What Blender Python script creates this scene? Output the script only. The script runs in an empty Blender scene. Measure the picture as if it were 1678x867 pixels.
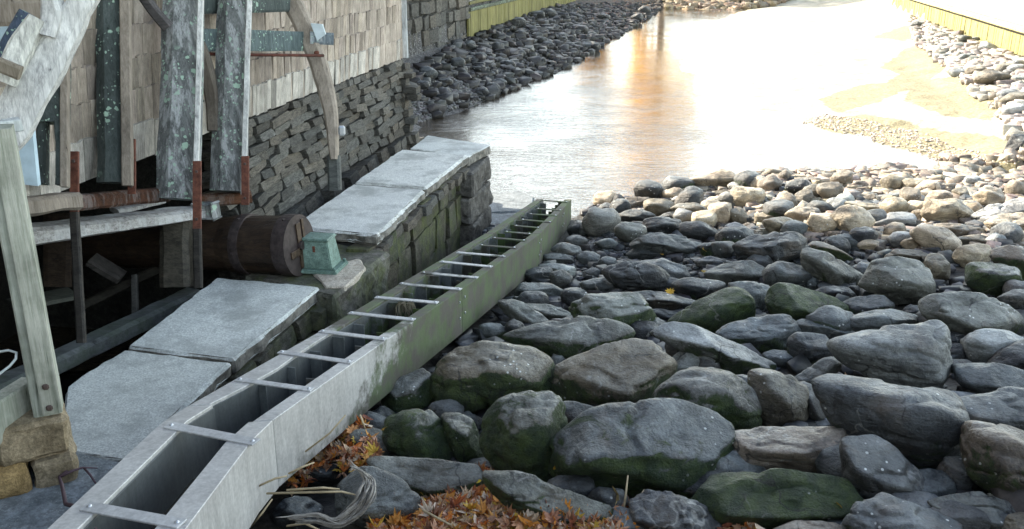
import bpy, bmesh, math, random
import numpy as np
from mathutils import Vector, Matrix
random.seed(7); np.random.seed(7)
R = math.radians
S = bpy.context.scene
COL = S.collection
# ------------------------------------------------------------ camera, world, sun, exposure
PITCH, F, H = R(19), 1500.0, 4.8
cam = bpy.data.cameras.new('camera'); cam.sensor_width = 36; cam.lens = F / 1678 * 36
cam.clip_end = 2000; cam.clip_start = 0.05
camo = bpy.data.objects.new('camera', cam); COL.objects.link(camo)
camo.location = (0, 0, H); camo.rotation_euler = (R(90) - PITCH, 0, 0); S.camera = camo
SUN_EL, SUN_AZ = R(29), R(-54)          # azimuth from +Y, towards -X
W = bpy.data.worlds.new('World'); S.world = W; W.use_nodes = True
nt = W.node_tree; sky = nt.nodes.new('ShaderNodeTexSky'); sky.sky_type = 'NISHITA'; sky.sun_disc = False
sky.sun_elevation = SUN_EL; sky.sun_rotation = SUN_AZ
sky.air_density = 1.0; sky.dust_density = 3; sky.ozone_density = 1.6
bg = nt.nodes['Background']; bg.inputs[1].default_value = 0.12
# thin white haze that brightens the sky evenly towards the whole horizon
tc = nt.nodes.new('ShaderNodeTexCoord'); sp_ = nt.nodes.new('ShaderNodeSeparateXYZ'); nt.links.new(tc.outputs['Generated'], sp_.inputs[0])
mr = nt.nodes.new('ShaderNodeMapRange'); mr.interpolation_type = 'SMOOTHSTEP'; nt.links.new(sp_.outputs[2], mr.inputs[0])
for i_, v_ in ((1, -.05), (2, .8), (3, 1.), (4, 0.)): mr.inputs[i_].default_value = v_
vm = nt.nodes.new('ShaderNodeVectorMath'); vm.operation = 'SCALE'; vm.inputs[0].default_value = (12.4, 13.4, 12.4); nt.links.new(mr.outputs[0], vm.inputs[3])
va = nt.nodes.new('ShaderNodeVectorMath'); va.operation = 'ADD'; nt.links.new(sky.outputs[0], va.inputs[0]); nt.links.new(vm.outputs[0], va.inputs[1])
nt.links.new(va.outputs[0], bg.inputs[0])
sl = bpy.data.lights.new('sun', 'SUN'); sl.energy = 5; sl.angle = R(0.5); sl.color = (1, .91, .76)
so = bpy.data.objects.new('sun', sl); COL.objects.link(so)
sd = Vector((math.sin(SUN_AZ) * math.cos(SUN_EL), math.cos(SUN_AZ) * math.cos(SUN_EL), math.sin(SUN_EL)))
so.rotation_euler = sd.to_track_quat('Z', 'Y').to_euler(); so.location = (-20, 20, 30)
S.view_settings.view_transform = 'Standard'; S.view_settings.look = 'None'
S.view_settings.exposure = 1.5; S.view_settings.gamma = 1
S.cycles.max_bounces = 6

# ------------------------------------------------------------ geometry helpers
def ray(x, y):
    u = (x - 839) / F; v = (y - 433.5) / F
    return np.array((u, math.cos(PITCH) - v * math.sin(PITCH), -math.sin(PITCH) - v * math.cos(PITCH)))
CAM = np.array((0, 0, H))
CR = np.array((1., 0, 0)); CU = np.array((0, math.sin(PITCH), math.cos(PITCH))); CF = np.array((0, math.cos(PITCH), -math.sin(PITCH)))
def Q(x, y, Z): return CAM + ray(x, y) * Z
def G(x, y, z):
    r = ray(x, y); return CAM + r * ((z - H) / r[2])
def hsh(ix, iy, iz, s):
    n = (ix * 73856093) ^ (iy * 19349663) ^ (iz * 83492791) ^ (s * 2654435761)
    n = n & 0xFFFFFFFF
    n = (n ^ (n >> 13)) * 1274126177 & 0xFFFFFFFF
    return ((n ^ (n >> 16)) & 0xFFFF) / 65535.0
def vnoise(p, s=0):
    p = np.asarray(p, float); i = np.floor(p).astype(np.int64); f = p - i; f = f * f * (3 - 2 * f); r = 0
    for dx in (0, 1):
        for dy in (0, 1):
            for dz in (0, 1):
                w = (f[..., 0] if dx else 1 - f[..., 0]) * (f[..., 1] if dy else 1 - f[..., 1]) * (f[..., 2] if dz else 1 - f[..., 2])
                r = r + w * hsh(i[..., 0] + dx, i[..., 1] + dy, i[..., 2] + dz, s)
    return r * 2 - 1
def fbm(p, o=4, s=0):
    a, t = 1., 0
    for k in range(o): t = t + a * vnoise(np.asarray(p) * 2 ** k, s + k); a *= .5
    return t / 1.8
def tag(o, label=None, cat=None, group=None, kind=None):
    if label: o['label'] = label
    if cat: o['category'] = cat
    if group: o['group'] = group
    if kind: o['kind'] = kind
    return o
def empty(name, loc=(0, 0, 0), label=None, cat=None, group=None):
    o = bpy.data.objects.new(name, None); COL.objects.link(o); o.location = Vector(loc); o.empty_display_size = .1
    return tag(o, label, cat, group)
def wloc(o):
    v = Vector((0, 0, 0))
    while o: v += o.location; o = o.parent
    return v
def link(name, me, parent=None, loc=(0, 0, 0), rot=None, scale=None, color=None):
    o = bpy.data.objects.new(name, me); COL.objects.link(o)
    loc = Vector(loc)
    if parent: o.parent = parent; loc = loc - wloc(parent)
    o.location = loc
    if rot is not None: o.rotation_mode = 'QUATERNION'; o.rotation_quaternion = rot.to_quaternion()
    if scale is not None: o.scale = scale
    if color is not None: o.color = color
    return o
def mesh(name, v, f, mat, smooth=False):
    me = bpy.data.meshes.new(name); me.from_pydata([tuple(map(float, q)) for q in v], [], f)
    me.materials.append(mat)
    if smooth: me.shade_smooth()
    me.update(); return me
def obj(name, v, f, mat, parent=None, smooth=False, color=None):
    """world-space verts -> object with its origin at their centre"""
    v = np.asarray(v, float); c = v.mean(0)
    return link(name, mesh(name, v - c, f, mat, smooth), parent, c, color=color)
def bm_obj(name, bm, mat, parent=None, smooth=False, color=None):
    v = np.array([q.co[:] for q in bm.verts]); bm.verts.index_update()
    f = [[q.index for q in fc.verts] for fc in bm.faces]; bm.free()
    return obj(name, v, f, mat, parent, smooth, color)
def grid_prism(poly, z0, z1, name, mat, parent=None, step=.12, amp=.01, edge=.03, seed=0, color=None, smooth=False):
    """closed prism over a plan polygon, finely cut and roughened, sides more than the top"""
    bm = bmesh.new(); z0s = z0 if hasattr(z0, '__len__') else [z0] * len(poly); z1s = z1 if hasattr(z1, '__len__') else [z1] * len(poly)
    b = [bm.verts.new((p[0], p[1], z)) for p, z in zip(poly, z0s)]; t = [bm.verts.new((p[0], p[1], z)) for p, z in zip(poly, z1s)]
    n = len(poly); bm.faces.new(b[::-1]); bm.faces.new(t)
    for i in range(n): bm.faces.new((b[i], b[(i + 1) % n], t[(i + 1) % n], t[i]))
    bmesh.ops.recalc_face_normals(bm, faces=bm.faces)
    bmesh.ops.bevel(bm, geom=list(bm.edges), offset=edge * .5, segments=1, affect='EDGES')
    bmesh.ops.triangulate(bm, faces=bm.faces)
    for k in range(7):
        es = [e for e in bm.edges if e.calc_length() > step * 1.5]
        if not es: break
        bmesh.ops.subdivide_edges(bm, edges=es, cuts=1); bmesh.ops.triangulate(bm, faces=[f for f in bm.faces if len(f.verts) > 3])
    bm.normal_update()
    P = np.array([q.co[:] for q in bm.verts]); N = np.array([q.normal[:] for q in bm.verts])
    d = fbm(P * 3 + seed, 3, seed) * amp + fbm(P * 11 + seed, 2, seed + 5) * amp * .5
    side = 1 - np.abs(N[:, 2]) ** 2
    d = d * (.25 + side) + side * fbm(P * 5, 3, seed + 3) * edge
    P = P + N * d[:, None]
    for q, p in zip(bm.verts, P): q.co = p
    return bm_obj(name, bm, mat, parent, smooth, color)
def hewn(name, pts, w, h, mat, parent=None, up=(0, 0, 1), amp=.01, step=.08, seed=0, color=None, rnd=.18, closed_ends=True):
    """hewn timber along a path; w across, h along up; w/h may be lists"""
    pts = [np.asarray(p, float) for p in pts]; seg = []
    ws = w if hasattr(w, '__len__') else [w] * len(pts); hs = h if hasattr(h, '__len__') else [h] * len(pts)
    for i in range(len(pts) - 1):
        L = np.linalg.norm(pts[i + 1] - pts[i]); n = max(1, int(L / step))
        for k in range(n): 
            t = k / n; seg.append((pts[i] * (1 - t) + pts[i + 1] * t, ws[i] * (1 - t) + ws[i + 1] * t, hs[i] * (1 - t) + hs[i + 1] * t))
    seg.append((pts[-1], ws[-1], hs[-1])); cs = [(-.5, -.5 + rnd), (-.5 + rnd, -.5), (0, -.5), (.5 - rnd, -.5), (.5, -.5 + rnd), (.5, 0), (.5, .5 - rnd), (.5 - rnd, .5), (0, .5), (-.5 + rnd, .5), (-.5, .5 - rnd), (-.5, 0)]
    m = len(cs); V = []; up = np.asarray(up, float)
    C = np.array([s[0] for s in seg]); T = np.gradient(C, axis=0); T /= np.linalg.norm(T, axis=1)[:, None]
    for (c, ww, hh), t in zip(seg, T):
        x = np.cross(t, up); x /= np.linalg.norm(x); u = np.cross(x, t)
        for a, b in cs: V.append(c + x * a * ww + u * b * hh)
    V = np.array(V); V = V + np.stack([fbm(V * 4 + 9.1 * k, 3, seed + k) for k in range(3)], 1) * amp
    Fc = []
    for i in range(len(seg) - 1):
        for k in range(m): Fc.append((i * m + k, i * m + (k + 1) % m, (i + 1) * m + (k + 1) % m, (i + 1) * m + k))
    Fc.append(list(range(m))[::-1]); Fc.append([(len(seg) - 1) * m + k for k in range(m)])
    o = obj(name, V, Fc, mat, parent, False, color)
    bm = bmesh.new(); bm.from_mesh(o.data); bmesh.ops.recalc_face_normals(bm, faces=bm.faces); bm.to_mesh(o.data); bm.free()
    return o
def tube(name, pts, r, mat, parent=None, seg=8, color=None, amp=0, seed=0):
    pts = [np.asarray(p, float) for p in pts]; rs = r if hasattr(r, '__len__') else [r] * len(pts)
    C = np.array(pts); T = np.gradient(C, axis=0); T /= np.linalg.norm(T, axis=1)[:, None] + 1e-9; V = []; x = None
    for c, t, rr in zip(C, T, rs):
        if x is None:
            x = np.cross(t, (0, 0, 1)); x = np.cross(t, (1, 0, 0)) if np.linalg.norm(x) < .1 else x
        x = x - t * np.dot(x, t); x /= np.linalg.norm(x); y = np.cross(t, x)
        for k in range(seg):
            a = 2 * math.pi * k / seg; V.append(c + (x * math.cos(a) + y * math.sin(a)) * rr)
    V = np.array(V)
    if amp: V = V + np.stack([fbm(V * 9 + 3.3 * k, 3, seed + k) for k in range(3)], 1) * amp
    Fc = [(i * seg + k, i * seg + (k + 1) % seg, (i + 1) * seg + (k + 1) % seg, (i + 1) * seg + k) for i in range(len(pts) - 1) for k in range(seg)]
    Fc.append(list(range(seg))[::-1]); Fc.append([(len(pts) - 1) * seg + k for k in range(seg)])
    return obj(name, V, Fc, mat, parent, True, color)
def box(name, c, ax, sz, mat, parent=None, color=None, bev=.006):
    """box with centre c, axes ax (3 unit vectors), full sizes sz"""
    bm = bmesh.new(); bmesh.ops.create_cube(bm, size=1)
    ax = [np.asarray(a, float) for a in ax]
    for v in bm.verts: v.co = Vector(np.asarray(c) + sum(ax[k] * sz[k] * v.co[k] for k in range(3)))
    if bev: bmesh.ops.bevel(bm, geom=list(bm.edges), offset=bev, segments=1, affect='EDGES')
    bmesh.ops.recalc_face_normals(bm, faces=bm.faces)
    return bm_obj(name, bm, mat, parent, False, color)

# ------------------------------------------------------------ materials
class NB:
    def __init__(s, name):
        s.m = bpy.data.materials.new(name); s.m.use_nodes = True; s.t = s.m.node_tree; s.n = s.t.nodes; s.b = s.n['Principled BSDF']
    def a(s, typ, ins=None, **kw):
        n = s.n.new(typ)
        for k, v in kw.items(): setattr(n, k, v)
        for k, v in (ins or {}).items():
            if isinstance(v, bpy.types.NodeSocket): s.t.links.new(v, n.inputs[k])
            else: n.inputs[k].default_value = v
        return n
    def l(s, a, b): s.t.links.new(a, b)
    def co(s, world=False, sc=(1, 1, 1)):
        c = s.a('ShaderNodeNewGeometry').outputs['Position'] if world else s.a('ShaderNodeTexCoord').outputs['Object']
        if not world:
            rnd = s.a('ShaderNodeObjectInfo').outputs['Random']
            off = s.a('ShaderNodeMath', {0: rnd, 1: 57.0}, operation='MULTIPLY').outputs[0]
            c = s.a('ShaderNodeVectorMath', {0: c, 1: off}, operation='ADD').outputs[0]
        return s.a('ShaderNodeMapping', {0: c, 3: sc}).outputs[0]
    def noise(s, c, scale, det=4, rough=.6, dist=0): return s.a('ShaderNodeTexNoise', {'Vector': c, 'Scale': scale, 'Detail': det, 'Roughness': rough, 'Distortion': dist}).outputs[0]
    def rng(s, v, a, b, c=0., d=1.): return s.a('ShaderNodeMapRange', {0: v, 1: a, 2: b, 3: c, 4: d}, interpolation_type='SMOOTHSTEP').outputs[0]
    def mix(s, f, a, b, mode='MIX'):
        n = s.a('ShaderNodeMix', data_type='RGBA', blend_type=mode)
        for i, v in ((0, f), (6, a), (7, b)):
            if isinstance(v, bpy.types.NodeSocket): s.l(v, n.inputs[i])
            else: n.inputs[i].default_value = v if i == 0 else (*v, 1) if len(v) == 3 else v
        return n.outputs[2]
    def mul(s, a, b): return s.a('ShaderNodeMath', {0: a, 1: b}, operation='MULTIPLY').outputs[0]
    def add(s, a, b): return s.a('ShaderNodeMath', {0: a, 1: b}, operation='ADD').outputs[0]
    def grey(s, v): return s.a('ShaderNodeCombineColor', {0: v, 1: v, 2: v}).outputs[0]
    def ocol(s): 
        n = s.a('ShaderNodeObjectInfo'); return n.outputs['Color'], n.outputs['Alpha'], n.outputs['Random']
    def bump(s, h, st, d=.02):
        prev = s.b.inputs['Normal'].links[0].from_socket if s.b.inputs['Normal'].links else None
        n = s.a('ShaderNodeBump', {'Height': h, 'Strength': st, 'Distance': d})
        if prev: s.l(prev, n.inputs['Normal'])
        s.l(n.outputs[0], s.b.inputs['Normal'])
    def out(s, col, rough=.7, spec=.4, metal=0):
        for k, v in (('Base Color', col), ('Roughness', rough), ('Specular IOR Level', spec), ('Metallic', metal)):
            if isinstance(v, bpy.types.NodeSocket): s.l(v, s.b.inputs[k])
            else: s.b.inputs[k].default_value = (*v, 1) if isinstance(v, tuple) and len(v) == 3 else v
        return s.m
def m_rock():
    b = NB('rock'); c = b.co(); col, al, rnd = b.ocol()
    big = b.noise(c, 1.6, 5, .6, .3); med = b.noise(c, 7, 6, .65); fine = b.noise(c, 60, 3, .7)
    st = b.noise(b.co(sc=(1.5, 2, 9)), 2.2, 6, .65, .6)
    k = b.mul(b.rng(big, .3, .7, .55, 1.5), b.rng(med, .25, .75, .72, 1.28)); k = b.mul(k, b.rng(st, .3, .7, .85, 1.15)); k = b.mul(k, b.rng(fine, .3, .7, .8, 1.2))
    x = b.mix(1, col, b.grey(k), 'MULTIPLY')
    x = b.mix(b.mul(b.rng(b.noise(c, 3.1, 5, .6), .52, .75), .35), x, (.20, .15, .10))      # rusty stain
    x = b.mix(b.mul(b.rng(b.noise(c, 2.3, 6, .7), .55, .72), .4), x, (.045, .05, .058))    # dark film
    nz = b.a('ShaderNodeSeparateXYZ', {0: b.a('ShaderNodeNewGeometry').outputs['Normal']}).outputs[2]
    side = b.rng(nz, .05, .85, .16, -.14)                                                    # algae keeps to the flanks
    mm = b.add(b.add(b.mul(b.add(b.noise(c, 2.6, 8, .78, .6), -.1), 1.25), side), b.add(b.rng(al, 0, 1, -.44, .28), b.rng(al, .9, 1, 0, .24)))
    gz_ = b.a('ShaderNodeSeparateXYZ', {0: b.a('ShaderNodeTexCoord').outputs['Generated']}).outputs[2]; mm = b.add(mm, b.rng(gz_, .25, .85, .07, -.09))
    mf = b.rng(mm, .48, .60)
    moss = b.mix(b.rng(b.noise(c, 9, 4), .35, .7), (.022, .050, .012), (.075, .120, .022))
    x = b.mix(b.mul(mf, .85), x, moss)
    wv_ = b.a('ShaderNodeVectorMath', {0: c, 1: b.a('ShaderNodeVectorMath', {0: b.a('ShaderNodeTexNoise', {'Vector': c, 'Scale': 2.5, 'Detail': 4.0}).outputs[1], 3: .7}, operation='SCALE').outputs[0]}, operation='ADD').outputs[0]
    vc = b.a('ShaderNodeTexVoronoi', {'Vector': wv_, 'Scale': 1.5}, feature='DISTANCE_TO_EDGE').outputs[0]; ck = b.mul(b.rng(vc, .004, .02, 1, 0), b.rng(b.noise(c, 1.3, 3), .45, .58))
    x = b.mix(b.mul(ck, .75), x, (.018, .017, .016))
    vv = b.a('ShaderNodeTexVoronoi', {'Vector': wv_, 'Scale': .9}, feature='DISTANCE_TO_EDGE').outputs[0]; x = b.mix(b.mul(b.mul(b.rng(vv, .003, .012, 1, 0), b.rng(b.noise(c, 1.7, 3), .52, .6)), .5), x, (.34, .33, .30))
    v = b.a('ShaderNodeTexVoronoi', {'Vector': c, 'Scale': 17.0, 'Randomness': 1.0}); 
    sp = b.mul(b.mul(b.rng(v.outputs['Distance'], .13, .20, 1, 0), b.rng(v.outputs['Color'], .35, .45)), b.rng(b.noise(c, 1.9, 2), .56, .64))
    x = b.mix(b.mul(sp, .85), x, (.62, .63, .60))
    silt_toplight = b.mul(b.rng(b.add(nz, b.mul(b.add(med, -.5), .6)), .62, .86), b.rng(b.noise(c, 1.9, 6, .75), .42, .58)); x = b.mix(b.mul(b.mul(silt_toplight, .72), b.rng(mf, 0, 1, 1, .1)), x, b.mix(.38, b.mix(1, x, (2.1, 2.1, 2.1), 'MULTIPLY'), (.28, .30, .285)))   # dried silt, and skylight painted on upward faces                                             # barnacles
    b.bump(b.rng(vc, 0, .03), .5, .02) if 0 else b.bump(ck, -.6, .02); b.bump(st, .6, .05); b.bump(b.rng(med, .3, .7), .6, .03); b.bump(fine, .6, .008); b.bump(b.mul(mf, b.rng(b.noise(c, 38, 4, .8), .3, .7)), .9, .02)
    return b.out(x, b.rng(med, .3, .7, .34, .68), .5)
def m_wood(name, c1, c2, lichen=0., pale=0., grain=(14, 14, 1.2), rough=.8, moss=0., tint=True):
    b = NB(name); c = b.co(sc=grain); cc = b.co(); g = b.noise(c, 2.2, 6, .7, .5); g2 = b.noise(c, 7, 4, .7)
    x = b.mix(b.rng(b.add(b.mul(g, .65), b.mul(g2, .35)), .3, .68), c1, c2)
    x = b.mix(1, x, b.grey(b.rng(b.noise(cc, 2.5, 4), .25, .75, .75, 1.25)), 'MULTIPLY')
    if tint: x = b.mix(1, x, b.ocol()[0], 'MULTIPLY')
    crack = b.rng(g, .30, .38, 0, 1); x = b.mix(b.mul(b.rng(g, .26, .36, 1, 0), .7), x, (.02, .017, .015))
    if pale: x = b.mix(b.mul(b.rng(b.noise(b.co(sc=(7, 7, 1.1)), 1.6, 6, .75), .46, .60), pale), x, (.55, .56, .56))
    if moss: x = b.mix(b.mul(b.rng(b.noise(cc, 3, 5, .7), .42, .62), moss), x, (.05, .075, .03))
    if lichen:
        for sc_, th, dens in ((7, .27, .40), (14, .29, .44), (30, .33, .44)):
            v = b.a('ShaderNodeTexVoronoi', {'Vector': b.a('ShaderNodeVectorMath', {0: cc, 1: b.a('ShaderNodeVectorMath', {0: b.a('ShaderNodeTexNoise', {'Vector': cc, 'Scale': 18.0}).outputs[1], 3: .05}, operation='SCALE').outputs[0]}, operation='ADD').outputs[0], 'Scale': float(sc_)})
            on = b.rng(v.outputs['Color'], .5, .56); dd = b.rng(v.outputs['Distance'], th - .06, th, 1, 0)
            f = b.mul(b.mul(on, dd), b.rng(b.noise(cc, 2.4, 3), dens, dens + .1))
            x = b.mix(b.mul(f, lichen), x, (.34, .47, .37))
    b.bump(crack, .6, .012); b.bump(g2, .5, .008); b.bump(b.noise(cc, 30, 4, .7), .3, .006)
    return b.out(x, rough, .25)
def m_stone(name, c1, c2, sc=4, rough=.85, moss=0., spec=.3, spk=.0, bmp=.6, mv=.18, stain=False, speck_col=(.6, .6, .58)):
    b = NB(name); c = b.co(); col = b.ocol()[0]
    n = b.noise(c, sc, 7, .65, .2); f = b.noise(c, sc * 14, 3, .7); m = b.noise(c, sc * 4, 4, .65)
    x = b.mix(b.rng(n, .3, .7), c1, c2); x = b.mix(1, x, b.grey(b.mul(b.rng(f, .3, .7, .72, 1.28), b.rng(m, .3, .7, 1 - mv, 1 + mv))), 'MULTIPLY')
    x = b.mix(1, x, col, 'MULTIPLY')
    if stain:
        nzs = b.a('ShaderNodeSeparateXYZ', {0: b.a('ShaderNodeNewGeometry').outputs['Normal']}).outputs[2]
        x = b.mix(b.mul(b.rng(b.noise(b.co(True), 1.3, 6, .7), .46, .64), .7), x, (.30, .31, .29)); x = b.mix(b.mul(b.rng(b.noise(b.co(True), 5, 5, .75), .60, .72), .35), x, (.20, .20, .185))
        x = b.mix(b.rng(b.add(nzs, b.mul(b.add(b.noise(b.co(True), 14, 4, .7), -.5), .5)), .35, .75, .9, 0), x, b.mix(b.rng(b.noise(b.co(True), 9, 5, .7), .35, .65), (.055, .05, .04), (.22, .20, .17)))   # broken edges, darker brown on the sides
    if moss:
        w = b.co(True); x = b.mix(b.mul(b.rng(b.noise(w, 1.7, 6, .7), .5 - .25 * moss, .66 - .2 * moss), moss), x, b.mix(b.rng(b.noise(w, 6, 3), .4, .65), (.03, .045, .018), (.085, .11, .022)))
    if spk:
        v = b.a('ShaderNodeTexVoronoi', {'Vector': c, 'Scale': 70.0}); x = b.mix(b.mul(b.mul(b.rng(v.outputs['Distance'], .15, .3, 1, 0), b.rng(v.outputs['Color'], .5, .6)), spk), x, speck_col)
    b.bump(n, .4, .03); b.bump(m, bmp, .015); b.bump(f, bmp, .004)
    return b.out(x, rough, spec)
def m_plain(name, c, rough=.6, metal=0, spec=.4, var=.25, sc=12, bmp=.2):
    b = NB(name); o = b.co(); n = b.noise(o, sc, 5, .65); x = b.mix(1, c, b.grey(b.rng(n, .25, .75, 1 - var, 1 + var)), 'MULTIPLY'); x = b.mix(1, x, b.ocol()[0], 'MULTIPLY')
    b.bump(n, bmp, .006); return b.out(x, rough, spec, metal)
def m_metal():
    b = NB('galvanised_metal'); c = b.co(); w = b.co(True); n = b.noise(c, 2.5, 5, .6); f = b.noise(c, 40, 3); st = b.noise(b.co(sc=(6, 6, .8)), 3, 5, .7)
    x = b.mix(b.rng(n, .3, .7), (.43, .42, .405), (.54, .53, .51)); x = b.mix(1, x, b.grey(b.mul(b.rng(f, .3, .7, .9, 1.08), b.rng(st, .3, .7, .86, 1.1))), 'MULTIPLY')
    col, al, _ = b.ocol(); x = b.mix(1, x, col, 'MULTIPLY')
    # algae and rust film: grows where the far sections stay wet, amount in the object's alpha
    sep = b.a('ShaderNodeSeparateXYZ', {0: w}); dist = b.rng(sep.outputs[1], 5.6, 8.8, -.30, .24)
    low = b.add(sep.outputs[2], b.mul(sep.outputs[1], .135)); low = b.rng(low, 2.0, 2.62, .22, -.06)
    a = b.add(b.add(b.mul(b.noise(w, 2.2, 7, .7), 1.), dist), b.add(low, b.rng(al, 0, 1, -.34, .06)))
    grime = b.rng(a, .42, .58)
    x = b.mix(b.mul(grime, .88), x, b.mix(b.rng(b.noise(w, 3.2, 6, .7), .42, .6), (.05, .043, .028), (.05, .085, .014)))
    dl = b.rng(b.add(b.noise(w, 1.6, 6, .7), b.add(b.mul(low, 1.2), b.rng(al, 0, 1, -.5, 0))), .66, .78); x = b.mix(b.mul(dl, .55), x, (.05, .045, .035))
    b.bump(grime, .3, .008); b.bump(f, .08, .003); b.bump(n, .15, .01)
    return b.out(x, b.rng(grime, 0, 1, .58, .85), .35, b.rng(grime, 0, 1, .25, 0))
M = {}
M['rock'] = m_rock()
M['grey_wood'] = m_wood('weathered_grey_wood', (.06, .065, .066), (.20, .205, .20), lichen=1., pale=.5)
M['dark_wood'] = m_wood('dark_lichened_wood', (.03, .04, .038), (.085, .10, .095), lichen=.9)
M['white_wood'] = m_wood('bleached_wood', (.27, .265, .26), (.68, .67, .64), grain=(14, 14, 1.5))
M['tan_wood'] = m_wood('tan_wood', (.14, .115, .09), (.27, .23, .19))
M['beam_wood'] = m_wood('split_grey_beam', (.13, .12, .11), (.50, .485, .47), pale=.6, grain=(1.5, 10, 12))
M['sill_wood'] = m_wood('dark_sill_timber', (.07, .075, .075), (.15, .16, .16), moss=.4, grain=(2, 8, 8))
M['black_wood'] = m_wood('wet_black_wood', (.012, .011, .010), (.045, .04, .034), grain=(3, 8, 8), rough=.6)
M['rust_wood'] = m_wood('rust_stained_wood', (.05, .028, .018), (.17, .075, .04), pale=.15, grain=(2, 8, 8))
M['shaft_wood'] = m_wood('wet_shaft_wood', (.014, .010, .008), (.055, .036, .024), grain=(1, 9, 9), rough=.45)
M['rail_wood'] = m_wood('greenish_treated_wood', (.22, .24, .19), (.45, .45, .39), grain=(16, 16, 1.), moss=.25)
M['shingle'] = m_wood('cedar_shingle', (.10, .080, .063), (.58, .50, .42), grain=(34, 34, 1.3), rough=.85)
M['rust'] = m_plain('rusted_iron', (.13, .05, .033), .8, .1, .3, .5, 18, .5)
M['hoop'] = m_plain('brown_iron_hoop', (.055, .042, .040), .55, .3, .4, .4, 18, .4)
M['green'] = m_stone('green_painted_casting', (.11, .18, .15), (.19, .28, .24), 5, .5, bmp=.25)
M['slab'] = m_stone('granite_slab', (.60, .605, .58), (.67, .675, .64), 4.5, .85, spk=.4, bmp=.2, mv=.04, stain=True, speck_col=(.30, .32, .32))
M['concrete'] = m_stone('rough_dark_stone', (.07, .065, .055), (.17, .16, .14), 4, .85, moss=.5)
M['mossy'] = m_stone('mossy_wall_stone', (.045, .042, .032), (.11, .10, .08), 4, .85, moss=.55)
M['mortar'] = m_stone('pale_mortar', (.38, .33, .27), (.50, .45, .38), 6, .9)
M['wallstone'] = m_stone('wall_stone', (.045, .042, .036), (.125, .118, .102), 5, .8)
M['brownstone'] = m_stone('brown_pedestal_stone', (.15, .12, .08), (.28, .235, .17), 5, .9)
M['pave'] = m_stone('dark_bluish_paving', (.13, .15, .16), (.22, .24, .25), 2.5, .8, spk=.4)
M['joint'] = m_stone('dark_joint_fill', (.02, .02, .018), (.05, .048, .042), 6, .95)
M['metal'] = m_metal()
M['bolt'] = m_plain('bolt_head', (.10, .07, .06), .6, .4, .4, .3)
M['rivet'] = m_plain('bright_rivet', (.6, .62, .64), .35, .6, .5, .1)
M['litewall'] = m_plain('pale_blue_board', (.52, .58, .61), .7, 0, .3, .2, 4)
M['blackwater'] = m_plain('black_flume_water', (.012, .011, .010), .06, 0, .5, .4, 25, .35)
M['pipe'] = m_plain('dark_pipe', (.05, .055, .04), .6)
M['board_y'] = m_wood('green_stained_board', (.10, .095, .04), (.24, .22, .09), grain=(10, 10, 1.))
M['board_l'] = m_wood('yellow_piling_board', (.16, .145, .06), (.34, .31, .15), grain=(10, 10, 1.))
M['capwood'] = m_wood('pale_cap_timber', (.24, .22, .11), (.38, .35, .20), grain=(10, 1, 10))
M['leaf'] = NB('leaf').m
def m_leaf():
    b = NB('fallen_leaf'); at = b.a('ShaderNodeAttribute', attribute_name='lc').outputs['Color']
    n = b.noise(b.co(True), 60, 3); x = b.mix(1, at, b.grey(b.rng(n, .3, .7, .75, 1.2)), 'MULTIPLY'); b.bump(n, .3, .004); return b.out(x, .6, .35)
M['leaf'] = m_leaf()
def m_tl():
    b = NB('backlit_tree_leaf'); at = b.a('ShaderNodeAttribute', attribute_name='lc').outputs['Color']; b.out(at, .6, .3)
    tr = b.a('ShaderNodeBsdfTranslucent', {0: at}); mx = b.a('ShaderNodeMixShader', {0: .5}); b.l(b.b.outputs[0], mx.inputs[1]); b.l(tr.outputs[0], mx.inputs[2]); b.l(mx.outputs[0], b.n['Material Output'].inputs[0]); return b.m
M['treeleaf'] = m_tl()
M['straw'] = m_plain('dry_straw', (.46, .37, .23), .7)
M['vine'] = m_wood('dry_grey_vine', (.16, .14, .12), (.42, .39, .34), grain=(6, 6, 6))
M['twig'] = m_plain('purple_brown_twig', (.085, .05, .06), .6)
M['cable'] = m_plain('pale_cable', (.55, .6, .6), .5)
M['blue'] = m_plain('blue_petal', (.06, .12, .65), .5)

# ------------------------------------------------------------ plan of the place
def lerp(x, xs, ys): return np.interp(x, xs, ys)
def g0(pts, z=0.): return [G(x, y, z) for x, y in pts]
LS = g0([(662, 205), (700, 197), (750, 185), (790, 168), (830, 150), (880, 130), (930, 110), (960, 92), (1000, 62), (1040, 42), (1070, 25), (1085, 12)])
LSY = [p[1] for p in LS]; LSX = [p[0] for p in LS]
RS = sorted([tuple(p) for p in g0([(1660, 290), (1600, 277), (1540, 262), (1480, 243), (1400, 222), (1310, 200), (1230, 175), (1160, 140), (1120, 115), (1108, 95), (1130, 60), (1170, 33), (1230, 14), (1290, 6)])], key=lambda p: p[1])
RSY = [p[1] for p in RS]; RSX = [p[0] for p in RS]
def xL(Y): return -1.75 + .22 * (Y - 41)
def xR(Y): return 18.4 + .24 * (Y - 32.9)
def hx(Y): return -2.15 + .177 * (Y - 18.2)            # plane of the shingled wall
def dx_(Y): return -1.61 + .20 * (Y - 10.53)            # water face of the dam wall
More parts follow.
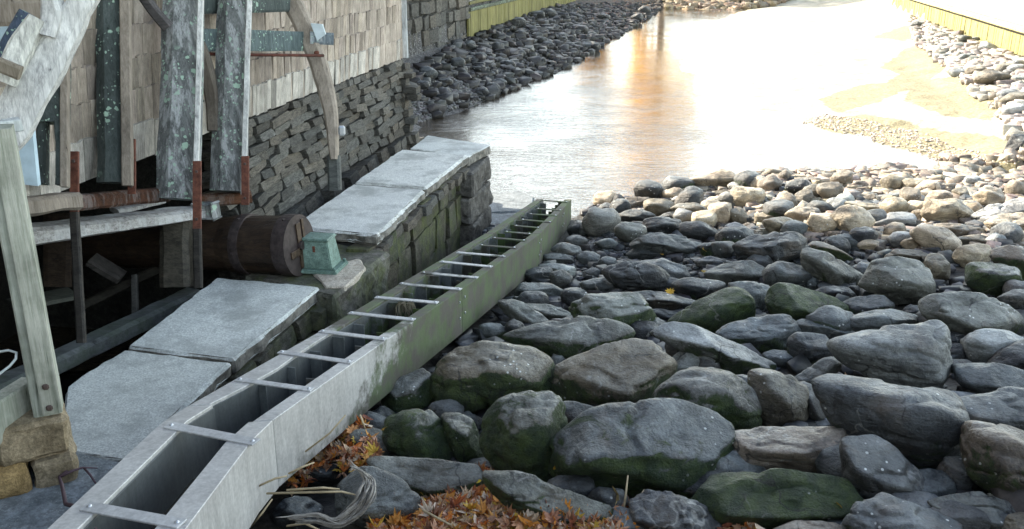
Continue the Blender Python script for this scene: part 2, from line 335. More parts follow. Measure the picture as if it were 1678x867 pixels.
def ground(x, y, detail=True):
    x = np.asarray(x, float); y = np.asarray(y, float)
    bed = np.full(np.broadcast(x, y).shape, -.45)
    Ys = 16.0 + .72 * np.clip(x, -1, 6)
    rf = np.clip(.11 * (Ys - y), -.6, 1.75); rf = np.where(y > Ys, -.25 * (y - Ys), rf)
    rf = rf - np.clip((x - 11) * .0, 0, 1)
    xs = lerp(y, LSY, LSX); t = (xs - x) / np.maximum(xs - xL(y), .6)
    lb = np.where(y > 26, np.where(t > 0, np.minimum(t, 1) * 1.25 + (t > 1.03) * 1.9, t * 1.2), np.where((x < -2.0), .9 - .55 * np.maximum(0, x + 4.2) - .6 * np.maximum(0, 22.5 - y), -1))
    xr = lerp(y, RSY, RSX); d = x - xr; wd = x - xR(y)
    rb = np.where(d > 0, np.minimum(.35, .07 * d), .25 * d)
    rb = np.maximum(rb, np.where(wd > -5.5, np.minimum((wd + 5.5) / 5.2, 1) * 1.0, -1)); rb = np.where(wd > .25, 2.25, rb)
    rb = np.where(y < 20, -1, rb)
    far = np.clip((y - 82) * .22, -1, 3.0)
    h = np.maximum.reduce([bed, rf, lb, rb, far])
    pit = (x < dx_(y) - .2) & (y < 21.5) & (y > 2.0) & (x > -16)
    h = np.where(pit & (x < -1.9) | (pit & (y > 10)), np.minimum(h, -.35), h)
    if detail:
        p = np.stack([x * np.ones_like(h), y * np.ones_like(h), h * 0], -1)
        amp = np.where(y < 26, .10, .06); amp = np.where((d > .3) & (wd < -6) & (y > 20), .03, amp)
        h = h + fbm(p * 1.1, 3, 3) * amp + fbm(p * 5, 2, 8) * .02
    # leaf mound at the bottom of the frame
    h = h + .20 * np.exp(-(((x - .05) / .85) ** 2 + ((y - 4.75) / .45) ** 2))
    h = h + .12 * np.exp(-(((x + .95) / .25) ** 2 + ((y - 5.7) / .6) ** 2))
    return h
def gz(x, y): return float(ground(np.array([x]), np.array([y]))[0])
def onground(px, py, dz=0.):
    z = .5
    for _ in range(40): 
        P = G(px, py, z); z = .5 * z + .5 * (gz(P[0], P[1]) + dz)
    return G(px, py, z)

# ------------------------------------------------------------ ground, water, sky side of things
def axis_pts(a, lo, hi, st, growth, end_lo, end_hi):
    p = list(np.arange(lo, hi, st)); s = st; x = hi
    while x < end_hi: p.append(x); s *= growth; x += s
    s = st; x = lo - st; q = []
    while x > end_lo: q.append(x); s *= growth; x -= s
    return np.array(q[::-1] + p + [end_hi])
xs = axis_pts(0, -7, 16, .12, 1.045, -500, 600); ys = axis_pts(0, 3.5, 32, .12, 1.022, -200, 900)
XX, YY = np.meshgrid(xs, ys); ZZ = ground(XX, YY)
nx, ny = len(xs), len(ys)
V = np.stack([XX, YY, ZZ], -1).reshape(-1, 3)
ii = (np.arange(ny - 1)[:, None] * nx + np.arange(nx - 1)[None]).reshape(-1)
Fq = np.stack([ii, ii + 1, ii + 1 + nx, ii + nx], 1)
me = bpy.data.meshes.new('ground'); me.vertices.add(len(V)); me.vertices.foreach_set('co', V.reshape(-1))
me.loops.add(len(Fq) * 4); me.loops.foreach_set('vertex_index', Fq.reshape(-1)); me.polygons.add(len(Fq))
me.polygons.foreach_set('loop_start', np.arange(len(Fq)) * 4); me.update(calc_edges=True); me.shade_smooth()
# zones: r = sand, g = bank gravel, b = weedy gravel bars
def in_poly(px, py, poly):
    c = np.zeros(px.shape, bool); n = len(poly)
    for i in range(n):
        (x1, y1), (x2, y2) = poly[i], poly[(i + 1) % n]
        with np.errstate(divide='ignore', invalid='ignore'):
            c ^= ((y1 > py) != (y2 > py)) & (px < (x2 - x1) * (py - y1) / (y2 - y1) + x1)
    return c
xr = lerp(YY, RSY, RSX); sand = ((XX > xr - .4) & (YY > 20.2)).astype(float)
bars = np.zeros_like(sand)
for poly in ([(1318, 205), (1350, 190), (1420, 190), (1500, 205), (1600, 228), (1655, 245), (1668, 292), (1600, 282), (1500, 254), (1400, 228)], [(1500, 140), (1600, 150), (1650, 185), (1620, 215), (1540, 195), (1480, 175)],
             [(1340, 165), (1400, 150), (1450, 145), (1510, 110), (1560, 125), (1500, 155), (1440, 175), (1370, 185)],
             [(1440, 120), (1480, 95), (1530, 85), (1560, 110), (1500, 140)], [(1430, 70), (1480, 62), (1520, 75), (1480, 85)]):
    bars = np.maximum(bars, in_poly(XX, YY, [tuple(q[:2]) for q in g0(poly, .12)]).astype(float))
bank = ((YY > 20) & (XX < lerp(YY, LSY, LSX) + .5)).astype(float)
a = me.color_attributes.new('zone', 'FLOAT_COLOR', 'POINT')
cc = np.stack([sand, bank, bars, np.ones_like(sand)], -1).reshape(-1); a.data.foreach_set('color', cc)
def m_ground():
    b = NB('ground_soil'); w = b.co(True); z = b.a('ShaderNodeSeparateColor', {0: b.a('ShaderNodeAttribute', attribute_name='zone').outputs['Color']})
    n = b.noise(w, 1.2, 6, .65); f = b.noise(w, 30, 4, .7); m = b.noise(w, 7, 5, .65)
    v = b.a('ShaderNodeTexVoronoi', {'Vector': w, 'Scale': 16.0}); peb = b.a('ShaderNodeTexVoronoi', {'Vector': w, 'Scale': 5.0})
    mud = b.mix(b.rng(m, .3, .7), (.022, .02, .018), (.065, .06, .052)); gr = b.mix(b.rng(v.outputs['Distance'], .1, .6), (.20, .19, .18), (.05, .047, .045))
    gr = b.mix(1, gr, b.grey(b.rng(m, .3, .7, .6, 1.2)), 'MULTIPLY')
    sd_ = b.mix(b.rng(n, .3, .7), (.33, .295, .21), (.52, .48, .38)); sd_ = b.mix(1, sd_, b.grey(b.rng(f, .3, .7, .85, 1.12)), 'MULTIPLY')
    wd = b.mix(b.rng(b.noise(w, 11, 5, .75), .38, .62), (.15, .125, .06), (.34, .29, .16))
    soft = lambda s, k=.5: b.rng(b.add(s, b.mul(b.add(n, -.5), 1.2)), .35, .65)
    x = b.mix(soft(z.outputs[1]), mud, gr); x = b.mix(soft(z.outputs[0]), x, sd_); x = b.mix(b.mul(b.rng(b.add(z.outputs[2], b.add(b.mul(b.add(b.noise(w, 4, 6, .75), -.5), 1.8), b.mul(b.add(b.noise(w, .9, 4, .7), -.5), 1.4))), .2, .9), .85), x, wd)
    b.bump(m, .6, .05); b.bump(v.outputs['Distance'], .5, .02); b.bump(f, .4, .01); return b.out(x, .75, .4)
me.materials.append(m_ground()); go = link('ground', me); tag(go, kind='structure')

def m_water():
    b = NB('tidal_water'); w = b.co(True)
    r1 = b.noise(b.co(True, (.9, 2.6, 1)), 1.7, 4, .55, .8); r2 = b.noise(b.co(True, (2.4, 5, 1)), 3.4, 3, .6, .6); r3 = b.noise(w, .35, 3)
    sep = b.a('ShaderNodeSeparateXYZ', {0: w}); calm = b.rng(sep.outputs[1], 20, 50, 1, .28)
    amp = b.mul(calm, b.rng(r3, .35, .65, .5, 1.1))
    bp = b.a('ShaderNodeBump', {'Height': b.mul(b.add(r1, b.mul(r2, .45)), amp), 'Strength': .55, 'Distance': .05}); b.l(bp.outputs[0], b.b.inputs['Normal'])
    b.b.inputs['IOR'].default_value = 1.5; b.b.inputs['Coat Weight'].default_value = 0
    return b.out(b.mix(b.a('ShaderNodeAttribute', attribute_name='zone').outputs['Color'], (.05, .038, .025), (.24, .22, .175)), .035, .7)
wx = np.arange(-40, 62, .6); wy = np.concatenate([np.arange(10, 60, .6), np.arange(60, 124, 2)]); WX, WY = np.meshgrid(wx, wy); sh_ = np.clip(1 - (lerp(WY, RSY, RSX) - WX) / 2.2, 0, 1)
i0 = (np.arange(len(wy) - 1)[:, None] * len(wx) + np.arange(len(wx) - 1)[None]).reshape(-1)
wme = mesh('water', np.stack([WX, WY, WX * 0], -1).reshape(-1, 3), np.stack([i0, i0 + 1, i0 + 1 + len(wx), i0 + len(wx)], 1).tolist(), m_water())
at = wme.color_attributes.new('zone', 'FLOAT_COLOR', 'POINT'); at.data.foreach_set('color', np.stack([sh_, sh_, sh_, sh_ * 0 + 1], -1).reshape(-1)); wo = link('water', wme); tag(wo, kind='structure')
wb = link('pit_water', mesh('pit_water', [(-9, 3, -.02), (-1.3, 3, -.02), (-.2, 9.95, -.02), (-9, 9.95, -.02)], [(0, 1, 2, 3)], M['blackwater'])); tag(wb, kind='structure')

# ------------------------------------------------------------ stone pieces
def chamfer_stone(seed, jit=.16):
    rs = random.Random(seed); bm = bmesh.new()
    for sx in (-1, 1):
        for sy in (-1, 1):
            for sz in (-1, 1):
                k = [rs.uniform(1 - jit, 1) for _ in range(3)]; e = rs.uniform(.10, .30)
                p = [sx * .5 * k[0], sy * .5 * k[1], sz * .5 * k[2]]
                for ax in range(3):
                    q = list(p); q[ax] *= 1 - e * (1.3 if ax == 2 else .7); bm.verts.new(q)
    r = bmesh.ops.convex_hull(bm, input=bm.verts); bmesh.ops.delete(bm, geom=[v for v in bm.verts if not v.link_faces], context='VERTS')
    bmesh.ops.recalc_face_normals(bm, faces=bm.faces)
    v = [q.co[:] for q in bm.verts]; bm.verts.index_update(); f = [[q.index for q in fc.verts] for fc in bm.faces]; bm.free(); return v, f
SV = [chamfer_stone(k) for k in range(10)]
def pieces(parent, name, mat, items, cap=300, shapes=SV, key=None):
    """items: (centre, (ax,ay,az), (sx,sy,sz), colour); the first `cap` by size in the picture become parts, the rest one stuff part"""
    mes = [mesh(name, v, f, mat) for v, f in shapes]
    def size(it):
        d = np.asarray(it[0]) - CAM; return it[2][0] * it[2][2] / max(1., float(d @ d))
    def vis(it):
        d = np.asarray(it[0]) - CAM; Z = float(d @ CF); 
        if Z < .3: return False
        x = 839 + F * float(d @ CR) / Z; y = 433.5 - F * float(d @ CU) / Z; return -60 < x < 1740 and -40 < y < 910
    items = sorted(items, key=lambda it: (-vis(it), -size(it)))
    for it in items[:cap]:
        c, ax, sz, col = it; rot = Matrix([[ax[k][r] for k in range(3)] for r in range(3)])
        link(name, random.choice(mes), parent, c, rot, sz, col)
    rest = items[cap:]
    if rest:
        Vs, Fs, n = [], [], 0
        for c, ax, sz, col in rest:
            v, f = random.choice(shapes); v = np.asarray(v); A = np.array(ax)
            Vs.append(np.asarray(c) + (v * np.asarray(sz)) @ A); Fs += [[i + n for i in q] for q in f]; n += len(v)
        o = obj(name + '_remainder', np.concatenate(Vs), Fs, mat, parent); o['kind'] = 'stuff'
def masonry(origin, t, n, length, courses, depth=.3, z0=0., gap=.015, rnd=None, tone=(.75, 1.2), lrange=(1.4, 3.2), bulge=.05, skew=.0):
    rnd = rnd or random.Random(3); t = np.asarray(t, float) / np.linalg.norm(t); n = np.asarray(n, float) / np.linalg.norm(n); up = np.cross(n, t); up = up if up[2] > 0 else -up
    out = []; z = z0
    for h in courses:
        s = -rnd.uniform(0, .3)
        while s < length:
            L = h * rnd.uniform(*lrange); hh = h * rnd.uniform(.85, 1.12)
            k = rnd.uniform(*tone); wm = rnd.uniform(-.06, .08)
            a = rnd.uniform(-.11, .11) + skew; tt = t * math.cos(a) + up * math.sin(a); uu = np.cross(n, tt); uu = uu if uu[2] > 0 else -uu
            c = np.asarray(origin) + t * (s + L / 2) + np.array((0, 0, z + h / 2)) - n * (depth / 2 - rnd.uniform(-bulge, bulge))
            out.append((c, (tt, np.cross(uu, tt), uu), (L - gap, depth, hh - gap), (k * (1 + wm), k, k * (1 - wm), 1)))
            s += L
        z += h
    return out
# ------------------------------------------------------------ mill house
T = np.array((.1743, .9847, 0.)); N = np.array((.9847, -.1743, 0.)); UP = np.array((0, 0, 1.))
def hp(Y, z, off=0.): return np.array((hx(Y), Y, z)) + N * off
house = empty('mill_house', hp(12, 0), 'old mill house with cedar shingle siding above a rubble stone foundation, behind the timber posts', 'building')
ZB = 2.80
def quadbox(name, a, b, z0, z1, thick, mat, parent, color=None):
    a = np.asarray(a); b = np.asarray(b); t = (b - a); t[2] = 0; L = np.linalg.norm(t); t /= L; n = np.cross(t, UP); c = (a + b) / 2; c = np.array((c[0], c[1], (z0 + z1) / 2))
    return box(name, c, (t, n, UP), (L, thick, z1 - z0), mat, parent, color, 0)
quadbox('wall_panel', hp(-9, 0, -.12), hp(18.1, 0, -.12), ZB + .05, 10.2, .12, M['tan_wood'], house)
fc = hp(18.1, 0, -.06); bk = fc - N * 7.5
quadbox('wall_panel', fc - N * .02, bk, ZB, 10.2, .12, M['tan_wood'], house)
quadbox('wall_panel', bk + N * .1, hp(-9, 0, -7.5), -.6, 10.2, .12, M['tan_wood'], house)
grid_prism([hp(-9, 0, -.2)[:2], hp(18, 0, -.2)[:2], hp(18, 0, -7.4)[:2], hp(-9, 0, -7.4)[:2]], ZB + .08, ZB + .2, 'floor', M['black_wood'], house, step=3, amp=0, edge=.02)
grid_prism([hp(-9, 0, .15)[:2], hp(18.15, 0, .15)[:2], (hp(18.15, 0, -8))[:2], hp(-9, 0, -8)[:2]], 10.1, 10.5, 'roof', M['tan_wood'], house, step=3, amp=0, edge=.02)
def shingle_shape(seed):
    rs = random.Random(seed); n = 4; V = []; 
    for i in range(n + 1):
        x = -.5 + i / n; j = rs.uniform(-.045, .03)
        V += [(x, .5, -.5 + j), (x, -.5, -.5 + j), (x, -.2, .5), (x, -.5, .5)]
    Fc = []
    for i in range(n):
        a, b = i * 4, i * 4 + 4
        Fc += [(a, b, b + 2, a + 2), (a + 1, a, b, b + 1)[::-1] if 0 else (a, a + 1, b + 1, b), (a + 1, a + 3, b + 3, b + 1), (a + 3, a + 2, b + 2, b + 3)]
    Fc += [(0, 2, 3, 1), (4 * n, 4 * n + 1, 4 * n + 3, 4 * n + 2)]
    return V, Fc
SH = [shingle_shape(k) for k in range(8)]
items = []; rs = random.Random(11)
for k in range(8):
    y = 4.0 + rs.uniform(0, .2); zb = ZB + .31 * k
    while y < 18.2:
        w = rs.uniform(.13, .27) if y < 9.5 else rs.uniform(.07, .19); 
        if y + w > 18.25: w = max(.05, 18.25 - y)
        dz = rs.uniform(-.012, .012) - (.02 if k == 0 else 0) * rs.random(); tl = .375
        c = hp(y + w / 2, zb + dz + tl / 2, .012 + rs.uniform(0, .006))
        b_ = rs.uniform(.62, 1.22); 
        if rs.random() < .12: b_ *= .8
        col = (b_, b_ * rs.uniform(.97, 1.0), b_ * rs.uniform(.94, 1.0), 1)
        if k == 0: b2 = b_ * 1.35; col = (b2 * .92, b2, b2 * 1.06, 1)
        n2 = N * math.cos(.10) + UP * math.sin(.10) * -1; 
        up2 = np.cross(T, n2); up2 = up2 if up2[2] > 0 else -up2; n3 = np.cross(up2, T); n3 = n3 if n3 @ N > 0 else -n3
        a = rs.uniform(-.012, .012); t2 = T * math.cos(a) + up2 * math.sin(a)
        if not (k == 0 and (10.0 < y < 10.2 or (14.4 < y < 14.55))): items.append((c, (t2, n3, np.cross(t2, n3) if np.cross(t2, n3)[2] > 0 else -np.cross(t2, n3)), (w * .985, .035, tl), col))
        y += w * .985 * .9847 + .004
pieces(house, 'shingle', M['shingle'], items, 299, SH)
box('corner_board', hp(18.27, 6.45, .05), (T, N, UP), (.06, .10, 7.3), M['white_wood'], house, (.9, .95, 1, 1))
# foundation: small stones over big ones
rs = random.Random(5)
tb = np.array((T[0], T[1], 0)); nb = N * .985 - UP * -.17; nb = nb / np.linalg.norm(nb)
it = masonry(hp(10.9, 0, .22) , T, nb, 7.5, [.42, .36, .30, .24, .20], .5, -.15, .004, rs, (.6, 1.1), (1.4, 2.8), .10)
it += masonry(hp(10.9, 0, .08) , T, nb, 7.4, [.16, .13, .16, .12, .14, .12, .13, .12, .12, .12, .1], .40, 1.37, .003, rs, (.65, 1.4), (2., 6.), .06, .0)
pieces(house, 'stone', M['wallstone'], it, 290)
grid_prism([hp(11, 0, -.12)[:2], hp(18.1, 0, -.12)[:2], hp(18.1, 0, -1)[:2], hp(11, 0, -1)[:2]], -.4, 2.95, 'foundation_core', M['joint'], house, step=1, amp=0)
# end face of the foundation (far corner)
it = masonry(hp(18.2, 0, .1), -N, T, 1.2, [.46, .4, .36, .3, .17, .15, .16, .15, .15, .14, .14, .12], .3, -.15, .015, rs, (.7, 1.1), (1.3, 2.2), .03)
pieces(house, 'end_stone', M['wallstone'], it, 60)
quadbox('basement_wall', hp(-9, 0, -7.3), hp(20, 0, -7.3), -.6, ZB + .1, .2, M['joint'], house)
quadbox('basement_wall', hp(-9, 0, -7.3), hp(-9, 0, 0), -.6, ZB + .1, .2, M['joint'], house)
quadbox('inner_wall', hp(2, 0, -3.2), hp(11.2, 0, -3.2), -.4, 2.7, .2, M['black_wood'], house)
quadbox('inner_wall', hp(11.0, 0, .1), hp(11.0, 0, -3.3), -.4, 2.6, .2, M['joint'], house)

br = grid_prism([(-7.5, -9), (30, -9), (30, -.9), (-7.5, -.9)], -.6, 3.75, 'unseen_bridge', M['brownstone'], None, step=3, amp=.0, edge=.04); tag(br, kind='structure')  # unseen bridge and parapet behind the camera, added to block low sky light
pr = grid_prism([(-7.5, -1.3), (30, -1.3), (30, -.95), (-7.5, -.95)], 3.76, 4.35, 'unseen_parapet', M['brownstone'], None, step=3, amp=.0, edge=.04); tag(pr, kind='structure')
# ------------------------------------------------------------ dam wall: caps, stones, pier
dam = empty('dam_wall', (-1.6, 13, 0), 'stone dam wall capped with three large pale granite slabs, mossy side towards the channel', 'wall')
def gp(pts, z): return [tuple(G(x, y, z)[:2]) for x, y in pts]
CT = 1.55
grid_prism(gp([(620, 385), (696, 311), (578, 301), (474, 371)], CT), CT - .15, CT, 'cap_slab', M['slab'], dam, amp=.014, edge=.07, seed=1, step=.07)
grid_prism(gp([(698, 308), (767, 254), (657, 245), (580, 298.5)], CT), CT - .16, CT + .004, 'cap_slab', M['slab'], dam, amp=.014, edge=.07, seed=2, step=.07, color=(1.04, 1.04, 1.03, 1))
grid_prism(gp([(767, 257), (803, 237), (701, 222), (672, 243)], CT - .02), CT - .19, CT - .02, 'cap_slab', M['slab'], dam, amp=.010, edge=.04, seed=3, step=.07, color=(.95, .97, .97, 1))
def dw(Y, z, off): return np.array((dx_(Y) - .0, Y, z)) + np.array((.98, -.196, 0)) * off
DT = np.array((.196, .98, 0)); DN = np.array((.98, -.196, 0))
grid_prism([dw(10.4, 0, -.18)[:2], dw(15.6, 0, -.18)[:2], dw(15.9, 0, -1.05)[:2], dw(10.7, 0, -1.05)[:2]], -.4, CT - .17, 'wall_core', M['joint'], dam, step=.6, amp=.01)
rs = random.Random(21)
it = masonry(dw(10.3, 0, -.04), DT, DN, 5.0, [.62, .52, .42], .3, -.15, .02, rs, (.7, 1.15), (.9, 1.5), .04)
pieces(dam, 'wall_stone', M['mossy'], it, 60)
# rough edge stones right under the caps
it = masonry(dw(10.4, 0, .02), DT, DN, 4.9, [.15], .3, CT - .31, .02, rs, (.8, 1.25), (1.5, 3.5), .05)
pieces(dam, 'edge_stone', M['wallstone'], it, 60)
pier = []
pc = G(771, 258, CT - .2)
for k, (z0, z1, sh) in enumerate(((.93, 1.35, .02), (.47, .91, -.02), (-.25, .45, .03))):
    grid_prism([dw(14.6 + sh, 0, -.3)[:2], dw(15.95 + sh, 0, -.3)[:2], dw(15.95 + sh, 0, .16 - sh)[:2], dw(14.6 + sh, 0, .14 + sh)[:2]], z0, z1, 'pier_block', M['wallstone'], dam, step=.09, amp=.02, edge=.07, seed=30 + k, color=(.95, .95, 1, 1))
# block carrying the bearing
blk = empty('bearing_pedestal', G(540, 440, 1.0), 'rough mossy stone block with a patch of pale mortar, under the green casting', 'stone block')
grid_prism(gp([(395, 450), (548, 486), (640, 412), (500, 390)], 1.38), .0, 1.38, 'block', M['concrete'], blk, step=.07, amp=.03, edge=.08, seed=41)
grid_prism(gp([(508, 440), (532, 470), (566, 470), (600, 440), (590, 424), (560, 430)], 1.40), 1.33, 1.405, 'mortar_patch', M['mortar'], blk, step=.03, amp=.012, edge=.03, seed=42)
# lower slabs
low = empty('lower_wall', G(320, 560, 1.0), 'low stone wall topped by two pale granite slabs, beside the upper end of the metal flume', 'wall')
grid_prism(gp([(106, 633), (204, 572), (378, 593.5), (207, 756), (98, 738)], 1.4), 1.26, 1.4, 'cap_slab', M['slab'], low, amp=.010, edge=.05, seed=5, step=.06, color=(.88, .9, .88, 1))
grid_prism(gp([(207, 568), (355, 455), (526, 470), (383, 590)], 1.4), 1.25, 1.404, 'cap_slab', M['slab'], low, amp=.010, edge=.05, seed=6, step=.06, color=(.93, .95, .94, 1))
a0 = np.array(gp([(208, 756)], 1.4)[0]); a1 = np.array(gp([(526, 470)], 1.4)[0]); lt = np.array((*(a1 - a0), 0.)); LL = np.linalg.norm(lt); lt /= LL; ln = np.array((lt[1], -lt[0], 0))
o_ = np.array((*a0, 0.))
it = masonry(o_ - ln * .02, lt, ln, LL, [.34, .3, .3, .26], .3, .05, .015, rs, (.7, 1.1), (1.2, 2.6), .03)
pieces(low, 'wall_stone', M['concrete'], it, 60)
et = np.array((-.98, .05, 0))
it = masonry(np.array((*a1, 0)) + lt * -.02, (-.97, .22, 0), lt, 1.2, [.32, .3, .3, .28], .25, .05, .015, rs, (.7, 1.1), (1.2, 2.), .03)
pieces(low, 'wall_stone', M['concrete'], it, 30)
p_ = lambda k, off: tuple((o_ + lt * k - ln * off)[:2])
grid_prism([p_(.02, .15), p_(LL - .1, .15), p_(LL - .1, 1.0), p_(.02, 1.0)], -.3, 1.24, 'wall_core', M['joint'], low, step=.6, amp=.01)
# dark paving at the lower left
pv = grid_prism(gp([(-300, 1100), (-260, 800), (116, 738), (207, 758), (120, 850), (40, 1100)], 1.93) , .6, 1.93, 'dark_paving', M['pave'], None, step=.12, amp=.012, edge=.02, seed=9)
tag(pv, kind='structure')

# ------------------------------------------------------------ fish ladder flume
flume = empty('fish_ladder', (-1.2, 8, 0), 'long sloping galvanised metal flume with riveted cross straps, green with algae towards its far end', 'flume')
FR = [(-1.56, 3.0), (-1.54, 5.25), (-1.17, 6.69), (-.50, 9.1), (.38, 12.43), (1.1, 16.4)]
FL = [(-2.23, 3.0), (-2.18, 5.5), (-1.66, 7.42), (-1.17, 9.41), (-.36, 12.66), (.46, 16.46)]
def fx(side, Y): P = FR if side > 0 else FL; return float(np.interp(Y, [p[1] for p in P], [p[0] for p in P]))
def fz(Y): return 1.9 - .135 * (Y - 5.5) + (.05 if Y < 5.2 else 0)
def strip_box(name, path_o, path_i, zt, hb, parent, color):
    """box beam between an outer and an inner plan path; top follows zt"""
    n = len(path_o); V = []
    for (o, i) in zip(path_o, path_i):
        V += [(o[0], o[1], zt(o[1])), (i[0], i[1], zt(i[1])), (i[0], i[1], zt(i[1]) - hb), (o[0], o[1], zt(o[1]) - hb)]
    Fc = []
    for k in range(n - 1):
        for j in range(4): Fc.append((k * 4 + j, k * 4 + (j + 1) % 4, k * 4 + 4 + (j + 1) % 4, k * 4 + 4 + j))
    Fc += [(3, 2, 1, 0), tuple((n - 1) * 4 + j for j in range(4))]
    bm = bmesh.new(); vs = [bm.verts.new(v) for v in V]
    for f in Fc: bm.faces.new([vs[q] for q in f])
    bmesh.ops.recalc_face_normals(bm, faces=bm.faces)
    es = [e for e in bm.edges if len(e.link_faces) == 2 and e.calc_face_angle() > 1]
    bmesh.ops.bevel(bm, geom=es, offset=.004, segments=1, affect='EDGES')
    return bm_obj(name, bm, M['metal'], parent, False, color)
secs = [(3.0, 5.24), (5.25, 9.0), (9.01, 12.55), (12.56, 15.2), (15.21, 16.42)]
for a, b in secs:
    for sd_ in (-1, 1):
        Ys_ = list(np.linspace(a, b, max(2, int((b - a) / .35)))); fw = (.125 if a > 5 else .15)
        if sd_ < 0 and a < 5: Ys_ = list(np.linspace(a, 5.5, 7))
        if sd_ < 0 and 5.2 < a < 6: Ys_ = list(np.linspace(5.51, b, 10))
        po = [(fx(sd_, Y), Y) for Y in Ys_]; 
        pi_ = []
        for Y in Ys_:
            e = fw * (1.0 + (.55 * max(0, 1 - abs(Y - 6.15) / .75) if sd_ < 0 else 0)); pi_.append((fx(sd_, Y) - sd_ * e, Y - .03 * sd_))
        strip_box('side_channel', po, pi_, fz, .5, flume, (1, 1, 1, 1.0 if a > 5 else .45))
        w_ = [(p[0] - sd_ * .004, p[1]) for p in pi_]; w2 = [(p[0] - sd_ * .010, p[1]) for p in pi_]
        strip_box('inner_shade_lining', w_, w2, lambda Y: fz(Y) - .022, .44, flume, (.20, .225, .24, .35))  # dark panels: the channel's inner shade and grime put into the colour
        # clips at the far joint
        Yj = b - .02; 
        for dz in (.12, .3):
            if sd_ > 0 and a > 3.5 and b < 16:
                for yy in (-.06, .10):
                    c = np.array((fx(1, Yj + yy) + .006, Yj + yy, fz(Yj) - dz)); box('rivet', c, ((1, 0, 0), (0, 1, 0), UP), (.012, .022, .022), M['rivet'], flume, bev=.003)
# straps, each with two rivets
SP = [((135, 830), (303, 861)), ((272, 697), (424, 727)), ((385, 622), (515, 640)), ((455, 577), (580, 595)), ((522, 543), (635, 557)), ((570, 513), (682, 525)), ((613, 487.5), (720, 497)), ((653, 465), (758, 475)), ((689, 447), (785, 456)), ((720, 429), (808, 438)), ((747, 414), (830, 421)), ((785, 402), (848, 407)), ((806, 390), (863, 395)), ((826, 380), (872, 384)), ((842, 370), (886, 374)), ((853, 360), (905, 365)), ((866, 351), (915, 354)), ((878, 342), (922, 345.5)), ((888, 328.5), (932, 332))]
for k, (a, b) in enumerate(SP):
    def onf(q):
        z = 1.5
        for _ in range(30): P = G(*q, z); z = fz(P[1]) + .004
        return P
    A, B = onf(a), onf(b); d = B - A; L = np.linalg.norm(d); d /= L; y = np.cross(UP, d); y /= np.linalg.norm(y); u = np.cross(d, y)
    wd_ = .08 if k < 2 else .06
    s = box('cross_strap', (A + B) / 2 + UP * .004, (d, y, u), (L - .03, wd_, .012), M['metal'], flume, (1.12, 1.14, 1.16, .3 if k < 11 else .7), .003)
    for e in (A + d * .045, B - d * .045):
        bm = bmesh.new(); bmesh.ops.create_uvsphere(bm, u_segments=8, v_segments=5, radius=.014)
        for v in bm.verts: v.co = Vector(e + UP * .010 + np.array(v.co) * (1, 1, .6))
        bm_obj('rivet', bm, M['rivet'], s, True)
# baffles inside, water
for k, Y in enumerate(np.arange(6.05, 16.2, .42)):
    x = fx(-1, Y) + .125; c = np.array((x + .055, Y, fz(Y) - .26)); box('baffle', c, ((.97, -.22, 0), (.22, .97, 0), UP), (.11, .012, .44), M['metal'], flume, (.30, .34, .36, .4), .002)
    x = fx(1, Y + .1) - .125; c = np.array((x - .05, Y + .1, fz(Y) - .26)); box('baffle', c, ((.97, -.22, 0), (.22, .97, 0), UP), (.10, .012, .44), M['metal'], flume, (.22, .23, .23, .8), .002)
V = []; Yw = np.linspace(3.0, 16.4, 60)
for Y in Yw: V += [(fx(-1, Y) + .05, Y, fz(Y) - .40), ((fx(-1, Y) + fx(1, Y)) / 2, Y, fz(Y) - .39 + .015 * math.sin(Y * 9)), (fx(1, Y) - .05, Y, fz(Y) - .40)]
Fc = []
for k in range(59):
    for j in range(2): Fc.append((k * 3 + j, k * 3 + j + 1, k * 3 + 4 + j, k * 3 + 3 + j))
tag(obj('flume_water', V, Fc, M['blackwater'], flume, True))
V = [];
for Y in Yw: V += [(fx(-1, Y) + .04, Y, fz(Y) - .475), (fx(1, Y) - .04, Y, fz(Y) - .475), (fx(1, Y) - .04, Y, fz(Y) - .49), (fx(-1, Y) + .04, Y, fz(Y) - .49)]
obj('channel_floor', V, [(k * 4 + j, k * 4 + (j + 1) % 4, k * 4 + 4 + (j + 1) % 4, k * 4 + 4 + j) for k in range(59) for j in range(4)], M['metal'], flume, color=(.5, .5, .5, 1))
# clump of wet weed hanging from a strap
rs = random.Random(4); P0 = onf((665, 497)); V, Fc = [], []
for k in range(46):
    p = P0 + np.array((rs.uniform(-.07, .07), rs.uniform(-.03, .03), .01)); l = rs.uniform(.06, .18); q = p + np.array((rs.uniform(-.05, .05), rs.uniform(-.03, .03), -l)); m = (p + q) / 2 + np.array((rs.uniform(-.03, .03), 0, .03)); w = np.array((.006, .003, 0))
    n = len(V); V += [p - w, p + w, m + w, m - w, q + w * .3, q - w * .3]; Fc += [(n, n + 1, n + 2, n + 3), (n + 3, n + 2, n + 4, n + 5)]
tag(obj('weed_clump', V, Fc, M['straw'], color=(.35, .38, .42, 1)), 'small tuft of grey wet weed draped over a cross strap of the metal flume', 'weed')
